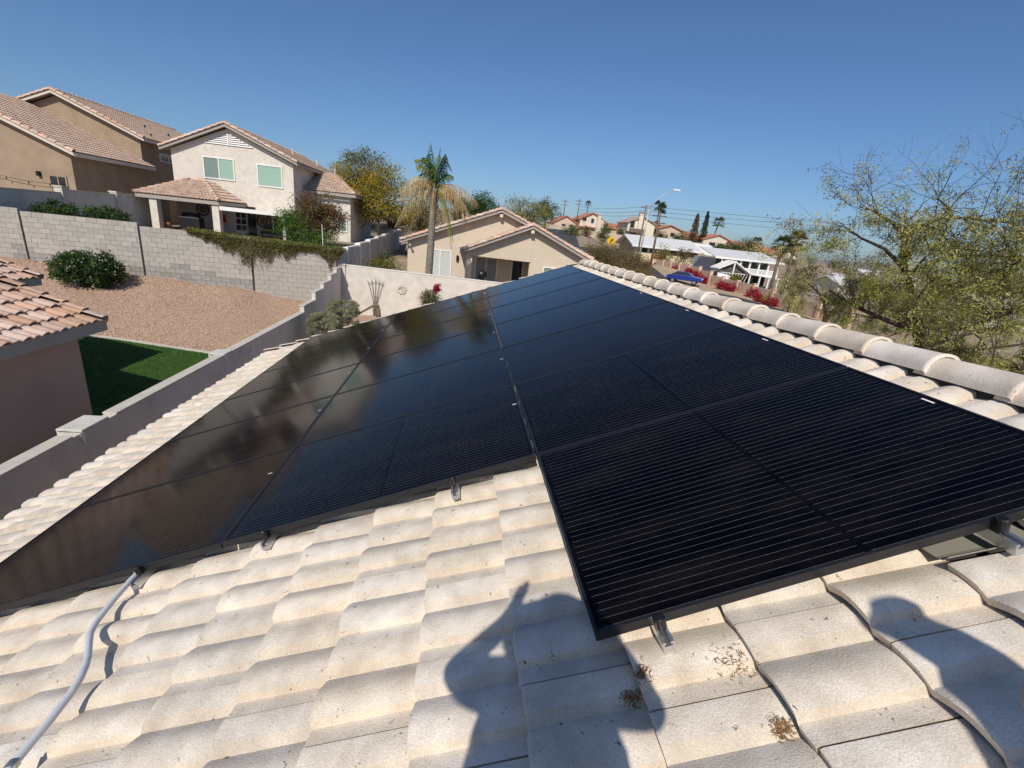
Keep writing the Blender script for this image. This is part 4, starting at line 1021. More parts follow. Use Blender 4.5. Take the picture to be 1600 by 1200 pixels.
tree('dark_tree', 'dark tree beside the climbing road', (15.3, 92, 6.0), (15.4, 92, 9.6), (2.6, 2.2, 1.8), 4200, .22, (G_dark, G_mid), .2, nc=60, spread=.2)
shrub('hillside_shrub', 'brown dry brush on the slope behind the palm', (-7.5, 54, 4.6), (-7.0, 54, 5.2), (5.5, 2, .8), 5000, .12, (G_brown, G_olive), nc=120, spread=.16)

# --- queen palm with dead fronds
pp = thing('queen_palm', (-1.6, 24, 1.4), 'tall palm with drooping dead fronds behind the white wall', 'palm')
tk = MB(); pts = [(-1.62, 24, 1.2), (-1.60, 24, 2.8), (-1.56, 24, 4.2), (-1.54, 24, 5.6), (-1.50, 24, 6.75)]
path = []; rad = []
for i in range(49):
    t_ = i / 48 * 4; k = min(3, int(t_)); p = Vector(pts[k]).lerp(Vector(pts[k + 1]), t_ - k); path.append(p); rad.append(.185 - .035 * i / 48 + (.010 if i % 2 else 0))
tk.tube(path, rad, 12); tk.build('trunk', mat('palm_bark', (.20, .175, .15), var=.3, scale=8, bump=.5, bscale=30), pp, True)
bt = MB(); random.seed(11)
for i in range(26):
    a = i * 2.4; b = Vector((-1.51 + .13 * cos(a), 24 + .13 * sin(a), 5.9 + i * .042)); bt.tube([b, b + Vector((cos(a) * .12, sin(a) * .12, .28))], [.05, .02], 5)
bt.build('frond_base', bark_grey, pp)
def frond(p0, az, el, L, droop, m, nleaf=46, ll=.62, hangk=.8, spread_=1.0):
    d = Vector((cos(az) * cos(el), sin(az) * cos(el), sin(el))); P_ = []
    for i in range(13):
        t_ = i / 12; P_.append(Vector(p0) + d * L * t_ + Vector((0, 0, -droop * t_ * t_)))
    f = MB(); f.tube(P_, [.028 * (1 - .8 * i / 12) + .004 for i in range(13)], 5)
    for i in range(nleaf):
        t_ = .12 + .86 * i / nleaf; k = min(11, int(t_ * 12)); p = P_[k].lerp(P_[k + 1], t_ * 12 - k); tg = (P_[k + 1] - P_[k]).normalized()
        sd = tg.cross(Vector((0, 0, 1))); sd = sd.normalized() if sd.length > .05 else Vector((1, 0, 0))
        l = ll * (sin(pi * min(1, .18 + t_ * .85)) ** .6) * rnd(.75, 1.15)
        for s_ in (-1, 1):
            e = (sd * s_ * spread_ * rnd(.6, 1.1) + tg * rnd(.3, .8) + Vector((0, 0, -hangk * rnd(.7, 1.4)))).normalized() * l
            w = tg * .013
            mid = p + e * .55 + Vector((0, 0, .04)); tip = p + e + Vector((0, 0, -.10 * hangk))
            f.add([p - w, p + w, mid + w * 1.1, mid - w * 1.1, tip], [(0, 1, 2, 3), (3, 2, 4)])
    f.build('frond', m, pp)
G_pf = leafmat('palm_green', (.09, .16, .03)); G_pdark = leafmat('palm_dark_green', (.03, .06, .022)); G_pyel = leafmat('palm_yellow_green', (.24, .25, .035)); G_pale = leafmat('pale_dead_frond', (.50, .42, .22))
C_ = (-1.47, 24, 6.95)
for az, el, L in ((.2, 86, 2.0), (2.8, 78, 1.8), (1.4, 76, 1.8), (5.6, 70, 1.7), (3.6, 82, 2.1)): frond(C_, az, radians(el), L * 1.1, .45, random.choice((G_pdark, G_pf, G_pf)), 36, .68, 1.0, .9)
frond((-1.45, 24, 7.4), 3.1, radians(58), 2.0, 1.1, G_pyel, 24, .50, .8); frond((-1.4, 24, 7.5), 3.5, radians(62), 1.7, .9, G_pf, 24, .5, .8); frond((-1.4, 24, 7.6), .3, radians(75), 1.4, .5, G_pdark, 36, .45, 1.0)
for az, el, L, dr in ((3.14, 46, 2.5, 2.2), (3.6, 38, 2.3, 2.3), (2.6, 42, 2.4, 2.4), (3.3, 14, 1.9, 2.5), (2.9, -8, 1.4, 2.3)): frond(C_, az, radians(el), L, dr, random.choice((G_tan, G_pale)), 30, .85, 1.8)
for az, el, L, dr in ((0.0, 28, 2.4, 1.7), (.5, 20, 2.2, 1.9), (-.5, 22, 2.2, 2.1), (.1, 4, 1.8, 1.9)): frond(C_, az, radians(el), L, dr, random.choice((G_tan, G_pale)), 30, .80, 1.8)
frond(C_, -.35, radians(-8), 1.1, 2.3, G_pf, 44, .5, 2.0, .5); frond(C_, -.6, radians(-10), 1.2, 2.6, G_pyel, 44, .5, 2.0, .5); frond(C_, -1.6, radians(20), 1.4, 2.2, G_tan, 40, .5, 1.8)
frond(C_, 3.2, radians(66), 2.3, 1.3, G_pyel, 24, .55, .8); frond(C_, 2.5, radians(60), 2.2, 1.5, G_pf, 24, .55, .8); frond(C_, .2, radians(64), 2.0, 1.3, G_pf, 24, .5, .8)

# --- palo verde trees beyond our ridge
def palo(name, label, limbs, seed, nt, leafn, zdense=5.2, group='palo verde trees beyond our ridge', mats=(G_palo, G_palo2, G_olive), rmin=.003):
    random.seed(seed); b = limbs[0][0]
    t = thing(name, b[0], label, 'tree', group)
    w = MB(); lf = MB(); tips = []
    def grow(p, d, L, r, depth):
        n = 4; pts = [p]; q = p.copy(); dd = d.copy()
        for i in range(n):
            dd = (dd + rvec() * .28 + Vector((0, 0, -.03 if depth > 1 else .04))).normalized(); q = q + dd * L / n; pts.append(q.copy())
        w.tube(pts, [lerp(r, r * .55, i / n) for i in range(n + 1)], 5 if r > .012 else 4, False)
        if depth >= 4 or r < rmin:
            tips.append((pts, dd)); return
        for i in range(random.choice((2, 3, 3, 4))):
            k = random.choice((2, 3, 4)); dv = (dd + rvec() * 1.05 + Vector((0, 0, .02))).normalized()
            grow(pts[k], dv, L * rnd(.55, .85), r * rnd(.42, .56), depth + 1)
    for pts, rads, nb in limbs:
        P_ = [Vector(p) for p in pts]; w.tube(P_, rads, 8, False)
        for i in range(nb):
            u_ = rnd(.35, 1) * (len(P_) - 1); k = min(len(P_) - 2, int(u_)); p = P_[k].lerp(P_[k + 1], u_ - k)
            d = ((P_[k + 1] - P_[k]).normalized() * .6 + rvec() * 1.0 + Vector((0, 0, .15))).normalized()
            grow(p, d, rnd(.6, 1.05), lerp(rads[k], rads[k + 1], u_ - k) * .36, 1)
    random.shuffle(tips)
    per = max(2, leafn // max(1, len(tips)))
    for pts, dd in tips:
        z = pts[-1].z; k = 1.0 if z < zdense else max(.16, 1.0 - (z - zdense) * .36)
        if random.random() > min(1, k + .15): continue
        lf.cm = random.choice(range(len(mats)))
        for j in range(int(per * k)):
            u_ = rnd(0, len(pts) - 1.001); i = int(u_); p = pts[i].lerp(pts[i + 1], u_ - i) + rvec() * .11
            leaf(lf, p, rnd(.035, .07), .30, .4)
    w.build('trunk', bark_dark, t, True); lf.build('crown', list(mats), t)
    return len(tips)
A = [([(10.75, 9.0, -.7), (10.6, 9, 2.0), (10.18, 9, 4.1), (9.5, 9, 5.0), (9.10, 9, 5.55)], [.14, .11, .09, .075, .066], 9),
     ([(9.10, 9, 5.55), (8.96, 9, 6.08), (9.33, 8.9, 6.35), (9.74, 8.9, 6.48), (10.5, 8.8, 6.5), (11.2, 8.8, 6.5)], [.056, .046, .036, .028, .02, .012], 13),
     ([(8.96, 9, 6.0), (8.7, 9.1, 6.25), (8.3, 9.2, 6.45), (7.9, 9.2, 6.5)], [.045, .035, .022, .012], 7),
     ([(9.2, 9, 5.4), (8.6, 9, 5.75), (8.0, 9, 5.9), (7.5, 9, 6.1)], [.045, .034, .022, .012], 9),
     ([(9.3, 9, 5.3), (10.0, 8.9, 5.75), (10.9, 8.8, 5.85), (11.9, 8.7, 5.9)], [.06, .05, .04, .025], 10),
     ([(9.74, 8.9, 6.48), (9.6, 8.9, 6.62), (9.35, 8.9, 6.75), (9.2, 8.9, 6.8)], [.03, .024, .016, .008], 6),
     ([(10.2, 9, 4.1), (9.4, 9.2, 4.3), (8.7, 9.3, 4.5), (8.0, 9.4, 4.8)], [.06, .05, .035, .02], 10),
     ([(10.3, 9, 3.8), (11.0, 8.8, 4.2), (11.8, 8.6, 4.5), (12.6, 8.4, 4.9)], [.06, .05, .035, .02], 10)]
B = [([(10.9, 6.6, -.7), (10.6, 6.8, 3.0), (10.0, 7.0, 4.9)], [.14, .11, .09], 5),
     ([(10.0, 7.0, 4.9), (9.67, 7, 4.97), (9.1, 7, 4.7), (8.7, 7.1, 4.45)], [.06, .05, .035, .02], 9),
     ([(10.0, 7, 4.9), (9.4, 7, 5.6), (9.0, 7, 5.8), (8.75, 7, 6.0), (8.65, 7, 6.2)], [.06, .045, .03, .02, .01], 10),
     ([(10.0, 7, 4.9), (9.6, 7, 5.2), (9.0, 7.1, 5.3), (8.5, 7.2, 5.3)], [.05, .04, .028, .015], 9),
     ([(10.0, 7, 4.9), (10.2, 7, 5.5), (10.0, 7.1, 5.9), (9.8, 7.1, 6.2)], [.06, .045, .03, .015], 9)]
Cc = [([(12.3, 14, -.8), (12.2, 14, 2.0), (12.1, 14, 3.7)], [.12, .1, .08], 5), ([(12.1, 14, 3.7), (12.6, 14, 4.2), (13.2, 14, 4.45), (14.2, 14, 4.5)], [.06, .05, .04, .02], 10),
      ([(12.1, 14, 3.7), (11.8, 14, 4.3), (11.3, 14, 4.6), (10.9, 14, 4.8)], [.05, .04, .03, .015], 9), ([(12.1, 14, 3.6), (12.6, 14, 4.0), (13.0, 14.2, 4.4), (13.6, 14.3, 4.8)], [.05, .04, .03, .015], 9)]
D = [([(15.2, 11.5, -.8), (15.0, 11.6, 2.0), (14.6, 11.8, 3.6)], [.12, .1, .08], 5), ([(14.6, 11.8, 3.6), (14.0, 11.8, 3.9), (13.2, 11.8, 3.9), (12.4, 11.8, 3.6)], [.06, .05, .04, .02], 10),
     ([(14.6, 11.8, 3.6), (14.9, 11.6, 4.3), (15.1, 11.5, 4.9), (15.6, 11.4, 5.4)], [.05, .04, .03, .015], 10), ([(14.6, 11.8, 3.4), (15.3, 11.5, 3.5), (16.2, 11.2, 3.8), (17.2, 11, 4.0)], [.05, .04, .03, .015], 10)]
palo('palo_verde', 'tall sparse palo verde with forked dark trunk beyond the ridge', A, 4, 0, 95000)
palo('palo_verde', 'palo verde at the right edge with a limb reaching left', B, 9, 0, 34000, 5.4)
palo('palo_verde', 'small green palo verde left of the forked one', Cc, 13, 0, 32000, 4.6)
palo('palo_verde', 'low leafy palo verde behind the forked one', D, 17, 0, 36000, 6.0)
# ================================================================== street and everything beyond
asphalt = mat('asphalt', (.055, .055, .058), var=.12, scale=.6, rough=.9); concrete = mat('kerb_concrete', (.42, .39, .35), var=.08, scale=2); dirt = mat('tan_dirt', (.42, .31, .20), var=.15, scale=.8, rough=.95, speck=.2, bscale=14)
def ribbon(name, path, off0, off1, dz, m, step=0.0, kind='structure', label=None, cat=None):
    P_ = []
    for (a, b) in zip(path, path[1:]):
        for i in range(6): P_.append((lerp(a[0], b[0], i / 6), lerp(a[1], b[1], i / 6)))
    P_.append(path[-1][:2])
    # smooth
    for _ in range(3): P_ = [P_[0]] + [((P_[i-1][0] + 2 * P_[i][0] + P_[i+1][0]) / 4, (P_[i-1][1] + 2 * P_[i][1] + P_[i+1][1]) / 4) for i in range(1, len(P_) - 1)] + [P_[-1]]
    mb = MB(); vs = []; fs = []
    for i, (x, y) in enumerate(P_):
        a = P_[max(0, i - 1)]; b = P_[min(len(P_) - 1, i + 1)]; tx, ty = b[0] - a[0], b[1] - a[1]; l = sqrt(tx * tx + ty * ty); nx, ny = ty / l, -tx / l
        zc = H(x, y)
        for o_ in (off0, off1): vs.append((x + nx * o_, y + ny * o_, zc + dz))
        if step:
            for o_ in (off0, off1): vs.append((x + nx * o_, y + ny * o_, zc + dz - step))
    k = 4 if step else 2
    for i in range(len(P_) - 1):
        a = i * k; b = a + k; fs.append((a, a + 1, b + 1, b))
        if step: fs += [(a, b, b + 2, a + 2), (a + 1, a + 3, b + 3, b + 1)]
    mb.add(vs, fs); o = mb.build(name, m, None, True); o['kind'] = kind
    return o
ROAD = [(44, 8), (37, 28), (30.5, 45), (23.5, 57), (18.5, 66), (17.6, 80), (19.6, 100), (22.5, 118), (25, 140)]
ribbon('road', ROAD, -4.2, 4.2, .12, asphalt); ribbon('pavement', ROAD, -6.4, -4.2, .25, concrete, .13); None
def verge_pt(a, b):
    y = lerp(40, 96, b); x0 = 36.8 - (y - 40) * .50 if y < 62 else lerp(25.8, 24, (y - 62) / 34); x = lerp(x0, 37.9 + (y - 48) * .07, a)
    return (x, y, H(x, y) + .14)
sheet('dirt_verge', verge_pt, 10, 28, dirt)
# tan block wall along the street with bougainvilleas in front
tw = thing('street_wall', (39, 70, 0), 'long tan block wall with pilasters along the far side of the street', 'wall')
tan_wall = mat('tan_street_wall', (.64, .46, .34), var=.1, scale=1.2, rough=.95)
NS = 13
for i in range(NS):
    y0 = 40 + i * 4.4; y1 = y0 + 4.4; fx = lambda y: 37.6 + (y - 48) * .07
    zb, zt = H(fx(y0), y0) - .4, (H(fx(y0), y0) + H(fx(y1), y1)) / 2 + 1.62
    mb = MB(); mb.add([(fx(y0), y0, zb), (fx(y1), y1, zb), (fx(y1) + .2, y1, zb), (fx(y0) + .2, y0, zb), (fx(y0), y0, zt), (fx(y1), y1, zt), (fx(y1) + .2, y1, zt), (fx(y0) + .2, y0, zt)], [(4, 5, 6, 7), (0, 4, 7, 3), (0, 1, 5, 4), (1, 2, 6, 5), (2, 3, 7, 6)]); mb.build('wall_panel', tan_wall, tw)
    mb = MB(); mb.box(fx(y0) - .14, fx(y0) + .3, y0 - .2, y0 + .2, zb, zt + .12); mb.box(fx(y0) - .18, fx(y0) + .34, y0 - .24, y0 + .24, zt + .121, zt + .2); mb.build('pilaster', tan_wall, tw)
random.seed(31)
bl = [(42.3, 100, .55, 'farthest bougainvillea along the street wall'), (41.6, 94, .7, 'second farthest bougainvillea along the street wall'), (41.4, 91, .5, 'small bougainvillea right behind the second farthest one'), (40.3, 85, 1.0, 'full bougainvillea before the gap left of the blue car'),
      (38.6, 77, .75, 'bougainvillea just above the roof of the blue car'), (38.0, 72.5, 1.0, 'left of the touching pair right of the blue car'), (37.8, 70, .9, 'right of the touching pair right of the blue car'), (37.7, 64.3, 1.0, 'left of the isolated pair mid wall'),
      (37.6, 61.8, 1.0, 'right of the isolated pair mid wall'), (37.2, 56, .95, 'bougainvillea left of three near the palo verde'), (37.0, 53.8, .8, 'middle of three bougainvilleas near the palo verde'), (36.9, 51.7, .95, 'right of three bougainvilleas near the palo verde')]
M_mag2 = leafmat('deep_magenta_bract', (.30, .010, .035)); M_red = leafmat('red_magenta_bract', (.36, .02, .04))
for x, y, r, lab in bl:
    z = H(x, y) + .1
    shrub('bougainvillea', lab if 'bougainvillea' in lab else 'bougainvillea, ' + lab, (x, y, z), (x, y, z + r * .58), (r * .85, r * .8, r * .66), 1500, .15, (M_mag2, M_red, M_mag2), 'bougainvilleas along the street wall', nc=40, shell=.75, stems=3)
# blue car
def car(loc, rz_, label):
    t = thing('parked_car', loc, label, 'car')
    M = Matrix.Translation(loc) @ Matrix.Rotation(rz_, 4, 'Z')
    blue = mat('blue_car_paint', (.012, .035, .22), rough=.25, spec=.6, var=.03)
    prof = [(-2.2, .45), (-2.25, .75), (-2.1, .98), (-1.2, 1.05), (-.45, 1.08), (1.0, 1.06), (1.9, 1.02), (2.2, .85), (2.22, .45)]
    b = MB(); b.poly([M @ Vector((x, -.88, z)) for x, z in prof], M.to_3x3() @ Vector((0, 1.76, 0))); b.build('body', blue, t, bevel=.06)
    g_ = MB(); gp = [(-1.15, 1.04), (-.45, 1.44), (1.0, 1.45), (1.75, 1.03)]
    g_.add([M @ Vector((x, s * (.80 if z < 1.2 else .64), z)) for s in (-1, 1) for x, z in gp], [(0, 1, 2, 3), (7, 6, 5, 4), (0, 4, 5, 1), (2, 6, 7, 3)]); g_.build('window', dark_glass, t)
    g_ = MB(); g_.add([M @ Vector(p) for p in ((-.5, -.65, 1.45), (1.05, -.65, 1.46), (1.05, .65, 1.46), (-.5, .65, 1.45), (-.45, -.6, 1.49), (1.0, -.6, 1.5), (1.0, .6, 1.5), (-.45, .6, 1.49))], [(4, 5, 6, 7), (0, 1, 5, 4), (1, 2, 6, 5), (2, 3, 7, 6), (3, 0, 4, 7)]); g_.build('roof_panel', blue, t)
    for x in (-1.35, 1.35):
        for s in (-1, 1):
            w_ = MB(); w_.lathe([(.20, -.1), (.32, -.1), (.33, 0), (.32, .1), (.20, .1)], 16, M @ Matrix.Translation((x, s * .80, .33)) @ Matrix.Rotation(pi / 2, 4, 'X')); wo = w_.build('wheel', mat('tyre_rubber', (.02, .02, .02)), t, True)
            w_ = MB(); w_.lathe([(.19, -.03), (.19, .03)], 12, M @ Matrix.Translation((x, s * .9, .33)) @ Matrix.Rotation(pi / 2, 4, 'X')); w_.build('rim', alu, wo)
    for s in (-1, 1):
        l = MB(); l.box(-2.27, -2.18, s * .6 - .18, s * .6 + .18, .74, .86, M); l.build('headlight', trim_white, t)
        l = MB(); l.box(2.17, 2.24, s * .65 - .15, s * .65 + .15, .76, .90, M); l.build('tail_light', mat('red_lens', (.3, .01, .01), rough=.2), t)
car((29.2, 59.0, H(29.2, 59) + .16), radians(-62 + 180 + 30), 'blue car parked on the street beyond our ridge')
# ---- generic houses
def far_house(label, x0, x1, y0, dep, z0, ze, zp, wall, roofm, axis='y', wins=(), chimney=None, group=None, name='far_house', cat='house'):
    t = thing(name, ((x0 + x1) / 2, y0 + dep / 2, z0), label, cat, group)
    xm = (x0 + x1) / 2; ym = y0 + dep / 2; mb = MB(); r = MB(); ov = .5
    if axis == 'y':
        mb.poly([(x0, y0, z0 - 1.5), (x1, y0, z0 - 1.5), (x1, y0, ze), (xm, y0, zp - .15), (x0, y0, ze)], (0, dep, 0))
        sl = (zp - ze) / (xm - x0); a = ze - ov * sl
        for s0, s1, sg in ((x0 - ov, xm, 1), (x1 + ov, xm, -1)):
            r.poly([(s0, y0 - ov, a), (s1, y0 - ov, zp), (s1, y0 - ov, zp + .22), (s0, y0 - ov, a + .2)], (0, dep + 2 * ov, 0))
    else:
        mb.poly([(x0, y0, z0 - 1.5), (x0, y0 + dep, z0 - 1.5), (x0, y0 + dep, ze), (x0, ym, zp - .15), (x0, y0, ze)], (x1 - x0, 0, 0))
        sl = (zp - ze) / (ym - y0); a = ze - ov * sl
        for s0, s1 in ((y0 - ov, ym), (y0 + dep + ov, ym)):
            r.poly([(x0 - ov, s0, a), (x0 - ov, s1, zp), (x0 - ov, s1, zp + .22), (x0 - ov, s0, a + .2)], (x1 - x0 + 2 * ov, 0, 0))
    mb.build('wall', wall, t); ro = r.build('roof', roofm, t)
    for (a, b, c, d) in wins:
        w = MB(); w.box(a - .1, b + .1, y0 - .06, y0 - .01, c - .1, d + .1); fo = w.build('window', trim_grey, t); w = MB(); w.box(a, b, y0 - .1, y0 - .061, c, d); w.build('pane', dark_glass, fo)
    if chimney:
        x, y, w_, zt = chimney; c = MB(); c.box(x - w_, x + w_, y - .6, y + .6, z0, zt); c.box(x - w_ - .15, x + w_ + .15, y - .75, y + .75, zt + .001, zt + .25); c.build('chimney', wall, ro)
    return t
W_ = mat('far_white_stucco', (.62, .55, .46), var=.05, scale=.5); Pk = mat('far_peach_stucco', (.55, .42, .33), var=.05, scale=.5); Tn = mat('far_tan_stucco', (.50, .41, .31), var=.05, scale=.5); grp = 'houses on the far rise'
far_house('low peach house at the left end of the far rise', 27.5, 35.0, 148, 12, 7.2, 9.6, 11.6, Pk, roof_red, 'y', [(30, 31.2, 8, 9.2), (32.6, 33.6, 8, 9.2)], group=grp)
fh = far_house('white two storey far house with balcony and tapering white chimney', 35.2, 42.6, 146, 12, 6.5, 11.3, 13.2, W_, roof_red, 'y', [(35.9, 37.0, 10.8, 11.7), (38.6, 39.4, 10.4, 11.6)], (40.8, 145.6, .5, 13.0), grp)
mb = MB(); mb.box(34.0, 40, 143.5, 146, 8.9, 9.15); mb.build('balcony', roof_red, fh); mb = MB()
for x in (34.2, 36, 38, 39.8): mb.box(x - .12, x + .12, 143.6, 143.84, 6.0, 8.9)
mb.build('balcony_post', trim_grey, fh)
mb = MB(); mb.poly([(40, 144.6, 5), (44, 144.6, 5), (42, 144.6, 11.5), (41.2, 144.6, 11.5)], (0, 1, 0)); mb.build('buttress', W_, fh)
far_house('low far house half hidden by dark shrubs', 44.2, 50.0, 150, 10, 7.5, 9.6, 11.0, Tn, roof_red, 'x', [(45, 46, 8, 9)], group=grp)
fh = far_house('tall cream far house with big white chimney', 48.3, 56.6, 140, 10, 6.2, 11.6, 13.4, mat('far_cream_stucco', (.70, .62, .48), var=.04, scale=.5), mat('pale_far_roof', (.42, .30, .24), var=.1, scale=1), 'y', [(49.0, 50.2, 10.2, 12.0), (49.4, 54, 7.2, 8.6)], (52.0, 139.9, .8, 14.3), grp)
mb = MB(); mb.box(48, 53, 137.5, 140, 8.8, 9.05); mb.build('balcony', iron, fh)
mb = MB(); mb.box(48, 53, 137.45, 137.55, 9.06, 9.9); mb.build('balcony_rail', iron, fh)
far_house('peach far house right of the street palms', 58.3, 66.5, 142, 12, 6.6, 10.7, 12.0, Pk, roof_red, 'y', [(62.8, 64, 9.0, 10.0)], group=grp)
far_house('long red roofed far house behind the white roof', 66.5, 75.5, 150, 12, 7.2, 8.9, 11.2, Pk, roof_red, 'x', [], group=grp)
far_house('white far house between the two cypresses', 75.8, 85.5, 146, 12, 6.4, 9.4, 11.0, W_, roof_red, 'y', [(78, 80, 7.6, 8.6)], group=grp)
far_house('small red roofed far house right of the lean palm', 84, 93, 138, 12, 5.5, 7.8, 9.5, Pk, roof_red, 'x', [(88, 89.4, 6.4, 7.4)], group=grp)
far_house('rightmost red roofed far house', 96, 105, 140, 12, 4.5, 7.0, 8.8, W_, roof_red, 'y', [(99, 100, 5.6, 6.6)], group=grp)
mb = MB(); mb.poly([(30, 134, 4), (46, 132, 4), (46, 132, 7.6), (30, 134, 7.9)], (0, .3, 0)); mb.poly([(46.01, 132, 4), (56, 130, 4), (56, 130, 6.4), (46.01, 132, 6.8)], (0, .3, 0)); o = mb.build('far_garden_wall', Tn); tag(o, 'tan garden wall below the far houses', 'wall')
mb = MB(); mb.poly([(22, 132, 5), (30, 131, 5), (30, 131, 8.2), (22, 132, 8.4)], (0, .3, 0)); o = mb.build('far_garden_wall', Tn); tag(o, 'pale garden wall at the top of the climbing road', 'wall')
# long low building with white roof and open side
grey_roof = mat('white_metal_roof', (.60, .60, .585), rough=.5, var=.05, scale=2); ivory = mat('ivory_siding', (.62, .54, .36), var=.05, scale=1)
t = thing('long_white_building', (50, 118, 1.5), 'long low building with white metal roof and dark openings', 'building')
mb = MB(); mb.poly([(42.2, 114, .2), (42.2, 126, .2), (42.2, 126, 5.4), (42.2, 120, 7.5), (42.2, 114, 5.4)], (16.4, 0, 0)); mb.build('wall', ivory, t)
r = MB(); r.poly([(40.8, 112.8, 5.25), (40.8, 120, 7.6), (40.8, 120, 7.8), (40.8, 112.8, 5.45)], (18.2, 0, 0)); r.poly([(40.8, 127.2, 5.25), (40.8, 120, 7.6), (40.8, 120, 7.8), (40.8, 127.2, 5.45)], (18.2, 0, 0)); r.build('roof', grey_roof, t)
r = MB(); r.poly([(59.02, 111.5, 4.75), (59.02, 120, 7.2), (59.02, 120, 7.4), (59.02, 111.5, 4.95)], (5.2, 0, 0)); r.build('porch_roof', trim_white, t)
for x in (59.3, 61.6, 64.0): p = MB(); p.box(x - .12, x + .12, 111.8, 112.04, .8, 4.8); p.build('porch_post', trim_white, t)
for i in range(6):
    w = MB(); w.box(43.4 + i * 2.6, 45.3 + i * 2.6, 113.88, 113.99, 3.9, 4.9); w.build('opening', dark_glass, t)
mb = MB(); mb.box(40.9, 58.9, 112.7, 112.79, 5.0, 5.4); mb.build('fascia', trim_white, t)
gb = MB(); gb.poly([(42.1, 113.2, 3.6), (42.1, 126.8, 3.6), (42.1, 126, 5.3), (42.1, 120, 7.4), (42.1, 114, 5.3)], (-.05, 0, 0)); gb.build('gable_panel', trim_grey, t)
# white two storey building with upper deck
t = thing('white_deck_building', (50, 80, .4), 'white two storey building with upper deck and gabled carport', 'building')
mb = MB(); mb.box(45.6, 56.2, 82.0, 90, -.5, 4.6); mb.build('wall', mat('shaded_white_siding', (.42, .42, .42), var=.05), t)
r = MB(); r.poly([(44.0, 79.2, 4.75), (57.2, 79.2, 4.75), (57.0, 86, 6.2), (44.2, 86, 6.2)], (0, 0, .14)); r.build('roof', grey_roof, t)
mb = MB(); mb.box(44.0, 57.2, 79.1, 79.2, 4.62, 4.92); mb.build('fascia', trim_white, t)
mb = MB(); mb.box(45.5, 56.6, 79.4, 82, 2.35, 2.55); mb.build('deck', trim_white, t)
for i in range(7): p = MB(); x = 45.6 + i * 1.8; p.box(x - .11, x + .11, 79.5, 79.72, 2.55, 4.62); p.build('deck_post', trim_white, t)
rl = MB(); rl.box(45.5, 56.6, 79.42, 79.5, 3.3, 3.42)
for i in range(56): x = 45.55 + i * .2; rl.box(x, x + .10, 79.44, 79.48, 2.55, 3.3)
rl.build('deck_railing', trim_white, t)
for i in range(6): w = MB(); x = 45.9 + i * 1.75; w.box(x, x + 1.3, 81.9, 81.99, 3.45, 4.5); w.build('deck_window', dark_glass, t)
r = MB(); r.poly([(43.6, 76.5, 2.9), (46.4, 76.5, 4.25), (49.8, 76.5, 2.45), (49.8, 76.5, 2.65), (46.4, 76.5, 4.5), (43.6, 76.5, 3.1)], (0, 3, 0)); r.poly([(49.81, 76.5, 2.5), (57.0, 76.5, 2.0), (57.0, 76.5, 2.22), (49.81, 76.5, 2.7)], (0, 3, 0)); r.build('carport_roof', trim_white, t)
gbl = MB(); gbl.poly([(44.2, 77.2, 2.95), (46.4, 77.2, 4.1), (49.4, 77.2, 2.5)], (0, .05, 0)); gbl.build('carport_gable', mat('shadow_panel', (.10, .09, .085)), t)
for x, zt in ((46.4, 4.2), (49.7, 2.5), (51.6, 2.4), (53.3, 2.3), (55.0, 2.15), (56.7, 2.05)): p = MB(); p.box(x - .1, x + .1, 76.6, 76.8, -.3, zt); p.build('carport_post', trim_white, t)
lt = MB()
for i in range(9): a = 44.6 + i * .55; lt.tube([(a, 77.1, .9), (a + .5, 77.1, 2.4)], .05, 4)
lt.box(44.4, 49.6, 77.05, 77.15, 2.36, 2.46); lt.box(46.6, 49.6, 77.05, 77.15, .8, .92); lt.build('lattice', trim_white, t)
for i in range(5): w = MB(); x = 49.9 + i * 1.3; w.box(x, x + 1.0, 81.9, 81.99, .5, 2.1); w.build('lower_window', dark_glass, t)
aw = MB(); aw.poly([(41.6, 73, 1.4), (45.6, 73, 1.1), (46.0, 75.5, 1.9), (43, 75.5, 2.3)], (0, 0, .1)); o = aw.build('white_awning', trim_white); tag(o, 'white slanted awning left of the deck building', 'awning')
aw = MB(); aw.poly([(42.6, 103, 2.9), (46.6, 103, 2.3), (46.8, 106, 3.1), (44, 106, 3.7)], (0, 0, .25)); o = aw.build('red_canopy', mat('red_canopy_cloth', (.35, .05, .03))); tag(o, 'red canopy behind the left end of the street wall', 'canopy')
# street lamp and poles
t = thing('street_lamp', (26.75, 70, 3.0), 'tall street lamp with long curved arm beside the road', 'street lamp')
galvp = mat('lamp_galvanised', (.45, .46, .46), rough=.5, metal=.3)
m2 = MB(); m2.tube([(26.75, 70, 2.4), (26.85, 70, 7), (26.95, 70, 10.7)], [.13, .11, .09], 8); m2.build('pole', galvp, t, True)
m2 = MB(); m2.tube([(26.95, 70, 10.6), (28.0, 70, 12.1), (29.3, 70, 13.15), (30.2, 70, 13.5)], [.07, .06, .05, .05], 6); m2.build('arm', galvp, t, True)
m2 = MB(); m2.box(30.0, 31.1, 69.8, 70.2, 13.42, 13.62); m2.build('lamp_head', trim_white, t, bevel=.05)
wood = mat('pole_wood', (.15, .11, .08), var=.2, scale=2)
poles = [(30.6, 150, 7.2, 16.4, 'utility pole left of the white far house'), (35.0, 150, 8, 17.0, 'utility pole in front of the white far house'), (37.0, 98, 1.6, 13.3, 'utility pole beside the street lamp'), (29.6, 72, 2.8, 10.4, 'rusty utility pole behind the street wall end'), (26.3, 158, 8, 17.6, 'farthest utility pole over the climbing road')]
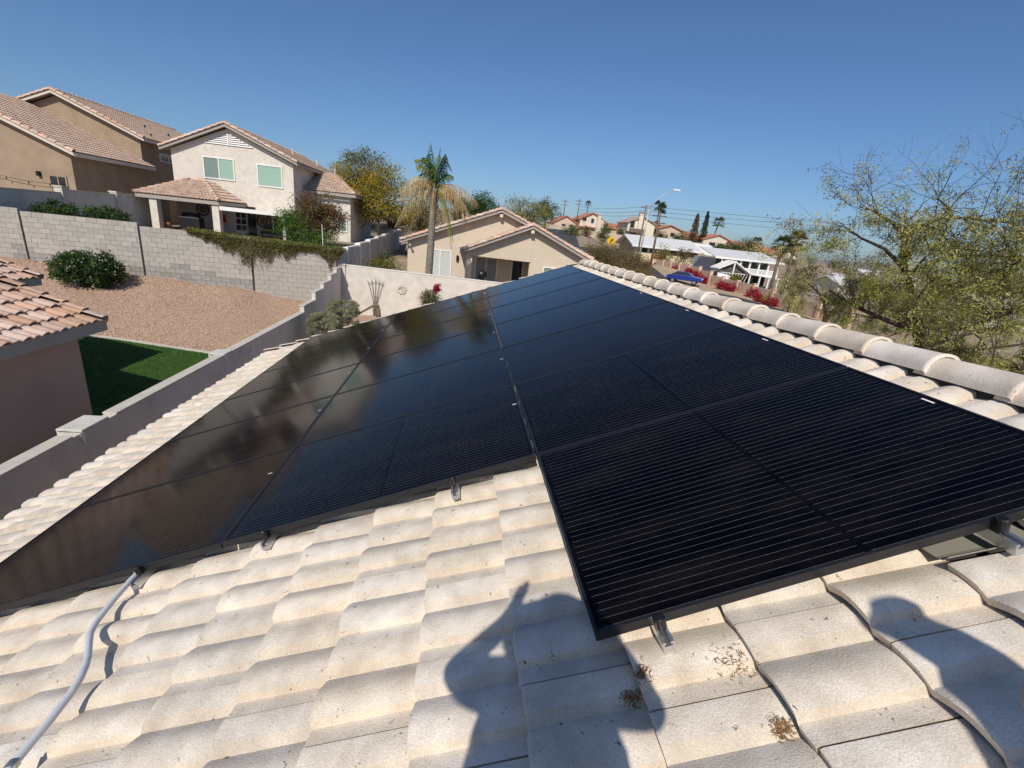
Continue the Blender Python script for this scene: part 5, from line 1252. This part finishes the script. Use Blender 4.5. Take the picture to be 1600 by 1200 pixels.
for x, y, z0, z1, lab in poles:
    t = thing('utility_pole', (x, y, z0), lab, 'utility pole', 'utility poles along the street')
    m2 = MB(); m2.tube([(x, y, z0 - 1), (x, y, z1)], [.20, .13], 7); m2.build('pole', wood, t, True)
    for dz in (.6, 1.6): m2 = MB(); m2.box(x - 1.1, x + 1.1, y - .08, y + .08, z1 - dz, z1 - dz + .16); m2.build('cross_arm', wood, t)
for (z, ze_, lab) in ((13.1, 17.3, 'top'), (12.2, 16.5, 'second'), (11.4, 14.8, 'third')):
    m2 = MB(); a = Vector((37.0, 98, z)); b = Vector((128, 112, ze_)); m2.tube([a.lerp(b, i / 16) + Vector((0, 0, -.9 * 4 * (i / 16) * (1 - i / 16) * .5)) for i in range(17)], .028, 4)
    o = m2.build('power_line', steel_dark); tag(o, '%s power line strung across the sky to the right' % lab, 'power line', 'power lines')
    m2 = MB(); b = Vector((35.0, 150, z + 1.8)); m2.tube([a.lerp(b, i / 8) + Vector((0, 0, -1.2 * 4 * (i / 8) * (1 - i / 8) * .5)) for i in range(9)], .03, 4)
    o = m2.build('power_line', steel_dark); tag(o, '%s power line between the street poles' % lab, 'power line', 'power lines')
# curve sign
t = thing('curve_sign', (18.2, 58, 3.3), 'yellow diamond curve warning sign above the dry brush', 'road sign')
yl = mat('sign_yellow', (.70, .43, .01), rough=.5, var=.02)
c = Vector((18.2, 57.9, 5.5)); h_ = .62
m2 = MB(); m2.poly([c + Vector((-h_, 0, 0)), c + Vector((0, 0, -h_)), c + Vector((h_, 0, 0)), c + Vector((0, 0, h_))], (0, .03, 0)); m2.build('plate', yl, t)
m2 = MB(); q = c + Vector((0, -.02, 0))
m2.poly([q + Vector(p) for p in ((-.14, 0, -.34), (-.03, 0, -.34), (-.03, 0, -.08), (.12, 0, .06), (.19, 0, -.02), (.22, 0, .24), (-.04, 0, .22), (.04, 0, .14), (-.14, 0, -.03))], (0, .015, 0)); m2.build('arrow', black_paint, t)
m2 = MB(); m2.tube([(18.2, 57.96, 2.8), (18.2, 57.96, 4.9)], .04, 6); m2.build('post', galvp, t)
# ---- street-side vegetation
random.seed(57)
brs = [(14.6, 51, 3.3, 2.0, 'left-most brown brush behind the far end of our ridge'), (17.2, 52, 3.4, 2.2, 'brown brush below the yellow sign'), (19.0, 50, 2.7, 1.9, 'brown brush right of the yellow sign'), (16.0, 46, 2.3, 1.9, 'front brown brush nearest the end of the ridge caps'), (18.3, 46, 1.5, 1.7, 'front brown brush mid way along the ridge caps')]
for x, y, z, r, lab in brs:
    shrub('dry_brush', lab, (x, y, H(x, y)), (x, y, z + .1), (r, r * .8, r * .85), 9000, .17, (leafmat('dry_brush_leaf', (.20, .145, .065)), leafmat('dry_brush_green', (.16, .145, .05)), G_brown), 'dry brush behind the ridge', stems=16, nc=170, asp=.28, spread=.15)
shrub('flowering_brush', 'dry shrub with pink blossoms left of the street wall', (23.2, 60, 1.8), (23.2, 60, 2.8), (1.3, 1.2, 1.1), 2600, .12, (G_brown, M_red, leafmat('pink_blossom', (.45, .16, .13))), nc=60, asp=.4)
for x, y, z, r, ms, lab in ((44.0, 101, 4.0, 2.2, (G_palo, G_olive), 'green bush before the ivory wall of the long building'), (48.2, 100, 3.9, 2.3, (G_olive, G_brown), 'olive bush before the long white building'), (51.4, 98, 3.0, 2.0, (G_brown, G_olive), 'brown bush left of the deck building'), (54.0, 97, 2.7, 1.8, (G_brown, G_rust), 'rusty bush beside the carport gable'), (44.2, 72, 1.6, 1.0, (G_yel, G_olive), 'yellow green sapling in front of the carport'),
                            (24.5, 110, 6.5, 2.0, (G_dark, G_grey), 'dark shrub beside the climbing road'), (27, 118, 7.2, 1.6, (G_yel, G_olive), 'yellow shrub at the bend of the climbing road'), (32, 125, 7.0, 2.0, (G_brown, G_olive), 'brown shrub below the far garden wall'), (36, 122, 6.5, 1.9, (G_dark, G_olive), 'dark shrub below the far garden wall'),
                            (43.2, 143, 9.0, 2.0, (G_dark, G_grey), 'dark shrub beside the tapering chimney'), (46.5, 140, 8.2, 1.8, (G_dark, G_grey), 'dark shrub in front of the low far house'), (57.5, 136, 8.6, 1.9, (G_dark, G_olive), 'dark tree right of the tall cream far house'), (62, 134, 8.0, 1.9, (G_dark, G_olive), 'dark tree in front of the peach far house'), (66, 140, 9, 2.0, (G_dark, G_grey), 'dark shrub between peach and red roofed far houses'),
                            (79, 132, 6.4, 2.4, (G_dark, G_olive), 'dark shrubs at the feet of the cypresses'), (84.5, 126, 5.4, 2.2, (G_dark, G_brown), 'dark shrub right of the cypresses'), (92, 125, 5.0, 2.0, (G_dark, G_brown), 'dark brown shrub below the red roofed far house')):
    shrub('roadside_shrub', lab, (x, y, H(x, y)), (x, y, z), (r, r, r * .9), 1500, .17 if y < 100 else .26, ms, 'shrubs along the street', stems=4, nc=50, spread=.2)
for x, y, r, zc, lab in ((70, 112, 4.6, 7.2, 'broad grey green eucalyptus right of the far houses'), (64.5, 114, 2.0, 6.6, 'small dark tree left of the eucalyptus')):
    tree('far_tree', lab, (x, y, H(x, y)), (x, y, zc), (r, r * .8, r * .55), 4200, .3, (G_grey, G_olive, G_dark), .3, 'trees right of the far houses', nc=70, spread=.17)
for x, y, z0, z1, r, m_, lab in ((73.2, 148, 6, 16.6, 1.6, G_brown, 'left brownish cypress'), (76.4, 148, 6, 17.6, 1.4, G_dark, 'right dark green cypress')):
    t = thing('cypress', (x, y, z0), lab + ' on the far rise', 'tree', 'cypresses on the far rise')
    f = MB()
    for i in range(2800):
        k = random.random(); rr = r * (1 - k) ** .55 * rnd(.5, 1) * (1 + .18 * sin(k * 31)); a = rnd(0, 2 * pi)
        leaf(f, Vector((x + rr * cos(a), y + rr * sin(a), lerp(z0 + .6, z1, k))), .42, .4, -.6)
    f.cm = 0; f.build('crown', m_, t); s = MB(); s.tube([(x, y, z0 - .5), (x, y, z1 - 1)], [.22, .05], 6); s.build('trunk', bark_dark, t)
def fan_palm(label, x, y, z0, z1, R_, m_, lean=0.0, skirt=False):
    t = thing('fan_palm', (x, y, z0), label, 'palm', 'fan palms')
    s = MB(); top = Vector((x + lean, y, z1)); s.tube([(x, y, z0 - .5), (x + lean * .4, y, lerp(z0, z1, .5)), top], [.26, .2, .17], 8); s.build('trunk', bark_grey, t, True)
    f = MB()
    def leaf_fan(c, d, R):
        up = Vector((0, 0, 1)); sd = d.cross(up); sd = sd.normalized() if sd.length > .1 else Vector((1, 0, 0)); nn = sd.cross(d)
        f.tube([top, c], .03, 4)
        for i in range(11):
            a = lerp(-1.25, 1.25, i / 10); e = (d * cos(a) + sd * sin(a)) * R * rnd(.85, 1.1) + Vector((0, 0, -.22 * R * abs(sin(a)) - .08 * R)); w = (d * -sin(a) + sd * cos(a)) * R * .07
            f.add([c, c + e * .5 + w, c + e, c + e * .5 - w], [(0, 1, 2, 3)])
    for i in range(20):
        a = i * 2.4; el = rnd(-.5, 1.3); d = Vector((cos(a) * cos(el), sin(a) * cos(el), sin(el))); leaf_fan(top + d * R_ * .45, d, R_ * .6)
    f.build('crown', m_, t)
    if skirt:
        k = MB()
        for i in range(240):
            a = rnd(0, 2 * pi); rr = rnd(.25, .8); p = top + Vector((cos(a) * rr, sin(a) * rr, -rnd(.1, .4))); e = Vector((cos(a) * .25, sin(a) * .25, -rnd(.6, 1.5))); w = Vector((-sin(a), cos(a), 0)) * .08
            k.add([p - w, p + w, p + e], [(0, 1, 2)])
        k.build('dead_skirt', G_tan, t)
G_fan = leafmat('fan_palm_leaf', (.07, .095, .03))
random.seed(77)
fan_palm('street palm just right of the street lamp', 61.0, 150, 7.5, 17.5, 2.6, G_fan); fan_palm('slightly shorter street palm touching the lamp palm', 62.6, 152, 7.5, 16.9, 2.3, G_fan)
fan_palm('slender leaning palm right of the cypresses', 80.8, 150, 7, 14.8, 2.6, G_fan, 1.0); fan_palm('small palm in front of the tall palms', 59.6, 146, 7, 12.0, 1.5, G_fan); fan_palm('tiny palm above the white far house', 43.5, 172, 10, 17.5, 1.5, G_fan)
fan_palm('small wind bent palm before the red roofed far house', 84, 132, 5.5, 10.0, 1.7, G_fan, 1.0)
fan_palm('left big fan palm with dead skirt beside the deck building', 40.9, 58, 0, 7.2, 1.7, G_fan, 0, True); fan_palm('right big fan palm with dead skirt beside the deck building', 43.0, 58.5, 0, 7.9, 1.8, leafmat('browning_fan_leaf', (.20, .13, .06)), 0, True)
for x, y, z, r, ms, lab in ((35.0, 46, 3.2, 1.9, (G_brown, G_olive), 'bare brown tree beside the deck building'), (38.5, 45, 2.6, 2.4, (G_palo, G_brown), 'olive tree filling the gap right of the deck building'), (42.5, 40, 2.2, 2.6, (G_palo, G_olive), 'olive green tree behind the palo verde trunk'), (40, 34, .9, 2.2, (G_palo, G_olive), 'leafy bush low behind the palo verde'), (44, 30, .9, 2.4, (G_palo, G_palo2), 'leafy bush at the right low behind the palo verde'), (30, 20, .3, 2.0, (G_palo, G_olive), 'leafy bush just beyond the near ridge caps')):
    tree('street_tree', lab, (x, y, H(x, y)), (x, y, z), (r, r * .8, r * .8), 4200, .11, ms, .12, 'trees right of the street', limbs=22, nc=110, asp=.28, spread=.17)
# white roofs and walls glimpsed through the palo verde
for i, (x, y, w_, lab) in enumerate(((62, 66, 9, 'nearest white mobile home roof seen through the palo verde'), (74, 78, 11, 'middle white mobile home roof seen through the palo verde'), (92, 92, 13, 'farthest white mobile home roof seen through the palo verde'), (66, 48, 9, 'white mobile home low at the right behind the palo verde'))):
    z = H(x, y); far_house(lab, x - w_ / 2, x + w_ / 2, y, 5, z, z + 2.5, z + 3.3, mat('mobile_home_wall', (.55, .55, .55), var=.05), grey_roof, 'x', [(x - 3, x - 1.8, z + 1, z + 2), (x + 1, x + 2.4, z + 1, z + 2)], None, 'white mobile homes', 'mobile_home')
# low hills on the horizon
hm = MB(); vs = []; fs = []; n = 60
for j in range(4):
    for i in range(n + 1):
        a = radians(lerp(-30, 75, i / n)); R_ = 1500 + j * 160; h = (18 + 10 * sin(i * .37) + 8 * sin(i * .9 + 1)) * sin(pi * min(1, j / 2.2)) if 0 < j < 3 else -20
        vs.append((R_ * sin(a), R_ * cos(a), h))
for j in range(3):
    for i in range(n): q = j * (n + 1) + i; fs.append((q, q + 1, q + n + 2, q + n + 1))
hm.add(vs, fs); o = hm.build('hills', mat('hazy_hill', (.20, .19, .17), var=.1, scale=.01), None, True); o['kind'] = 'structure'
# ================================================================== the photographer and a companion (their shadows fall on the tiles)
skin_m = mat('skin', (.42, .25, .17), rough=.6, var=.06)
cloth_a = mat('navy_shirt', (.04, .05, .09), rough=.9); cloth_b = mat('grey_shirt', (.16, .16, .17), rough=.9)
def figure(name, label, J, E, root, hair=None):
    me = bpy.data.meshes.new(name); keys = list(J)
    me.from_pydata([J[k][0] for k in keys], [(keys.index(a), keys.index(b)) for a, b in E], [])
    o = bpy.data.objects.new(name, me); link(o)
    sk = o.modifiers.new('skin', 'SKIN'); sk.use_smooth_shade = True
    for i, k in enumerate(keys):
        r = J[k][1]; me.skin_vertices[0].data[i].radius = r if isinstance(r, tuple) else (r, r)
        me.skin_vertices[0].data[i].use_root = (k == root)
    ss = o.modifiers.new('sub', 'SUBSURF'); ss.levels = 2; ss.render_levels = 2
    if label: tag(o, label, 'person')
    return o
def rz(x): return 3.905 + .375 * x
def limb_hand(J, E, pre, wrist, fwd, side, up, curl=.5):
    """palm and five separate fingers rooted in it"""
    w = Vector(wrist); fwd = Vector(fwd).normalized(); side = Vector(side).normalized(); up = Vector(up).normalized()
    J[pre + 'palm'] = (tuple(w + fwd * .06), (.022, .036)); E.append((pre + 'wrist', pre + 'palm'))
    for i, (s, l) in enumerate(((-.028, .062), (-.009, .075), (.010, .070), (.028, .055))):
        a = w + fwd * .095 + side * s; b = a + fwd * l * .55 - up * l * .15 * curl; c = b + fwd * l * .3 - up * l * .5 * curl
        J[pre + 'f%da' % i] = (tuple(a), .0095); J[pre + 'f%db' % i] = (tuple(b), .0085); J[pre + 'f%dc' % i] = (tuple(c), .0075)
        E += [(pre + 'palm', pre + 'f%da' % i), (pre + 'f%da' % i, pre + 'f%db' % i), (pre + 'f%db' % i, pre + 'f%dc' % i)]
    a = w + fwd * .04 - side * .042; b = a + fwd * .03 - side * .03; c = b + fwd * .032 - side * .006
    J[pre + 'ta'] = (tuple(a), .011); J[pre + 'tb'] = (tuple(b), .010); J[pre + 'tc'] = (tuple(c), .0085)
    E += [(pre + 'palm', pre + 'ta'), (pre + 'ta', pre + 'tb'), (pre + 'tb', pre + 'tc')]
cx, cy = -.085, -.36
J = {'pelvis': ((cx, cy - .03, 4.82), (.15, .12)), 'waist': ((cx, cy - .03, 5.0), (.15, .105)), 'chest': ((cx, cy - .02, 5.24), (.17, .12)), 'neck0': ((cx, cy, 5.34), .075), 'neck': ((cx, cy + .02, 5.39), .055),
     'head0': ((cx, cy + .035, 5.45), .075), 'head1': ((cx, cy + .04, 5.525), (.078, .095)), 'head2': ((cx, cy + .03, 5.59), .065), 'nose': ((cx, cy + .135, 5.49), .014),
     'shL': ((cx - .19, cy, 5.34), .062), 'elL': ((-.375, -.20, 5.21), .048), 'lwrist': ((-.185, -.06, 5.285), .032),
     'shR': ((cx + .19, cy, 5.34), .062), 'elR': ((.235, -.20, 5.15), .048), 'rwrist': ((.155, -.075, 5.255), .030),
     'hipL': ((cx - .10, cy - .03, 4.72), .098), 'knL': ((cx - .13, cy + .05, 4.32), .066), 'anL': ((cx - .14, cy - .02, rz(cx - .14) + .09), .045), 'toL': ((cx - .15, cy + .17, rz(cx - .15) + .035), .038),
     'hipR': ((cx + .10, cy - .03, 4.72), .098), 'knR': ((cx + .13, cy + .05, 4.38), .066), 'anR': ((cx + .14, cy - .02, rz(cx + .14) + .09), .045), 'toR': ((cx + .15, cy + .17, rz(cx + .15) + .035), .038)}
E_ = [('pelvis', 'waist'), ('waist', 'chest'), ('chest', 'neck0'), ('neck0', 'neck'), ('neck', 'head0'), ('head0', 'head1'), ('head1', 'head2'), ('head1', 'nose'), ('neck0', 'shL'), ('shL', 'elL'), ('elL', 'lwrist'),
      ('neck0', 'shR'), ('shR', 'elR'), ('elR', 'rwrist'), ('pelvis', 'hipL'), ('hipL', 'knL'), ('knL', 'anL'), ('anL', 'toL'), ('pelvis', 'hipR'), ('hipR', 'knR'), ('knR', 'anR'), ('anR', 'toR')]
limb_hand(J, E_, 'l', J['lwrist'][0], (.40, .45, .75), (.3, .4, -1), (.2, 1, .3), .3)
limb_hand(J, E_, 'r', J['rwrist'][0], (-.55, .45, .25), (0, .4, -1), (-.2, 1, .3), .5)
ft = cam.matrix_world @ Vector((.0768, -.0450, -.070))          # tip of the forefinger that strays into the corner of the view
fk = cam.matrix_world @ Vector((.112, -.058, -.035))
J['rf0b'] = (tuple(fk), .0085); J['rf0c'] = (tuple(ft), .0072)
ph = figure('person', 'photographer in dark clothes holding a phone, seen by the shadow at the bottom', J, E_, 'pelvis')
ph.data.materials.append(skin_m)
def garment(name, parent, J, keys, E, root, m, grow):
    o = figure(name, None, {k: (J[k][0], tuple(q * grow.get(k, 1.12) for q in (J[k][1] if isinstance(J[k][1], tuple) else (J[k][1],) * 2))) for k in keys}, [e for e in E if e[0] in keys and e[1] in keys], root)
    if 'category' in o: del o['category']
    o.data.materials.append(m); o.parent = parent
    return o
SH = ('pelvis', 'waist', 'chest', 'neck0', 'shL', 'elL', 'shR', 'elR'); TR = ('pelvis', 'hipL', 'knL', 'anL', 'hipR', 'knR', 'anR')
garment('jacket', ph, J, SH, E_, 'pelvis', cloth_a, {'chest': 1.42, 'waist': 1.6, 'pelvis': 1.5, 'shL': 1.25, 'shR': 1.25})
garment('trousers', ph, J, TR, E_, 'pelvis', cloth_b, {})
hb = MB(); hb.lathe([(.02, .10), (.08, .095), (.105, .07), (.112, .0), (.20, -.025), (.205, -.035), (.112, -.012)], 24, Matrix.Translation((cx + .01, cy + .035, 5.50)) @ Matrix.Rotation(radians(-6), 4, 'X'))
hat = hb.build('shadow_filler_hat', mat('filler_hat_straw', (.45, .36, .22)), ph, True)  # made-up hat, added so its brim fills lit gaps in the figure's shadow
# the phone, just behind the lens point
pm = MB(); pm.box(-.075, .075, -.036, .036, 0, .008)
po_ = bpy.data.objects.new('phone', pm.mesh('phone', black_paint)); po_.matrix_world = cam.matrix_world @ Matrix.Translation((.055, -.012, .006)) 
link(po_); tag(po_, 'black phone held out by the photographer above the tiles', 'phone')
# companion, seen side-on
bx, by = .90, -.55
J = {'pelvis': ((bx + .10, by - .02, 5.06), (.12, .14)), 'waist': ((bx + .08, by, 5.22), (.105, .13)), 'chest': ((bx + .045, by, 5.44), (.12, .15)), 'neck0': ((bx + .01, by, 5.60), .09), 'neck': ((bx - .03, by, 5.67), .075),
     'head0': ((bx - .06, by, 5.73), .078), 'head1': ((bx - .085, by, 5.80), (.095, .078)), 'head2': ((bx - .095, by, 5.86), .06), 'nose': ((bx - .185, by, 5.77), .014),
     'shL': ((bx + .03, by + .17, 5.56), .06), 'elL': ((bx + .10, by + .22, 5.29), .046), 'lwrist': ((bx + .03, by + .21, 5.05), .030),
     'shR': ((bx + .03, by - .17, 5.56), .06), 'elR': ((bx + .10, by - .22, 5.29), .046), 'rwrist': ((bx + .03, by - .21, 5.05), .030),
     'hipL': ((bx + .10, by + .10, 4.96), .095), 'knL': ((bx + .06, by + .12, 4.60), .064), 'anL': ((bx + .12, by + .12, rz(bx + .12) + .08), .045), 'toL': ((bx - .06, by + .13, rz(bx - .06) + .04), .036),
     'hipR': ((bx + .10, by - .10, 4.96), .095), 'knR': ((bx + .06, by - .12, 4.60), .064), 'anR': ((bx + .12, by - .12, rz(bx + .12) + .08), .045), 'toR': ((bx - .06, by - .13, rz(bx - .06) + .04), .036)}
E2 = [e for e in E_[:22]]
limb_hand(J, E2, 'l', J['lwrist'][0], (-.1, 0, -1), (1, 0, 0), (0, 1, 0), .3)
limb_hand(J, E2, 'r', J['rwrist'][0], (-.1, 0, -1), (1, 0, 0), (0, -1, 0), .3)
c2 = figure('person', 'companion in grey clothes standing side-on, seen by the head shadow at lower right', J, E2, 'pelvis')
c2.data.materials.append(skin_m)
garment('shirt', c2, J, SH, E2, 'pelvis', cloth_b, {}); garment('trousers', c2, J, TR, E2, 'pelvis', cloth_a, {})
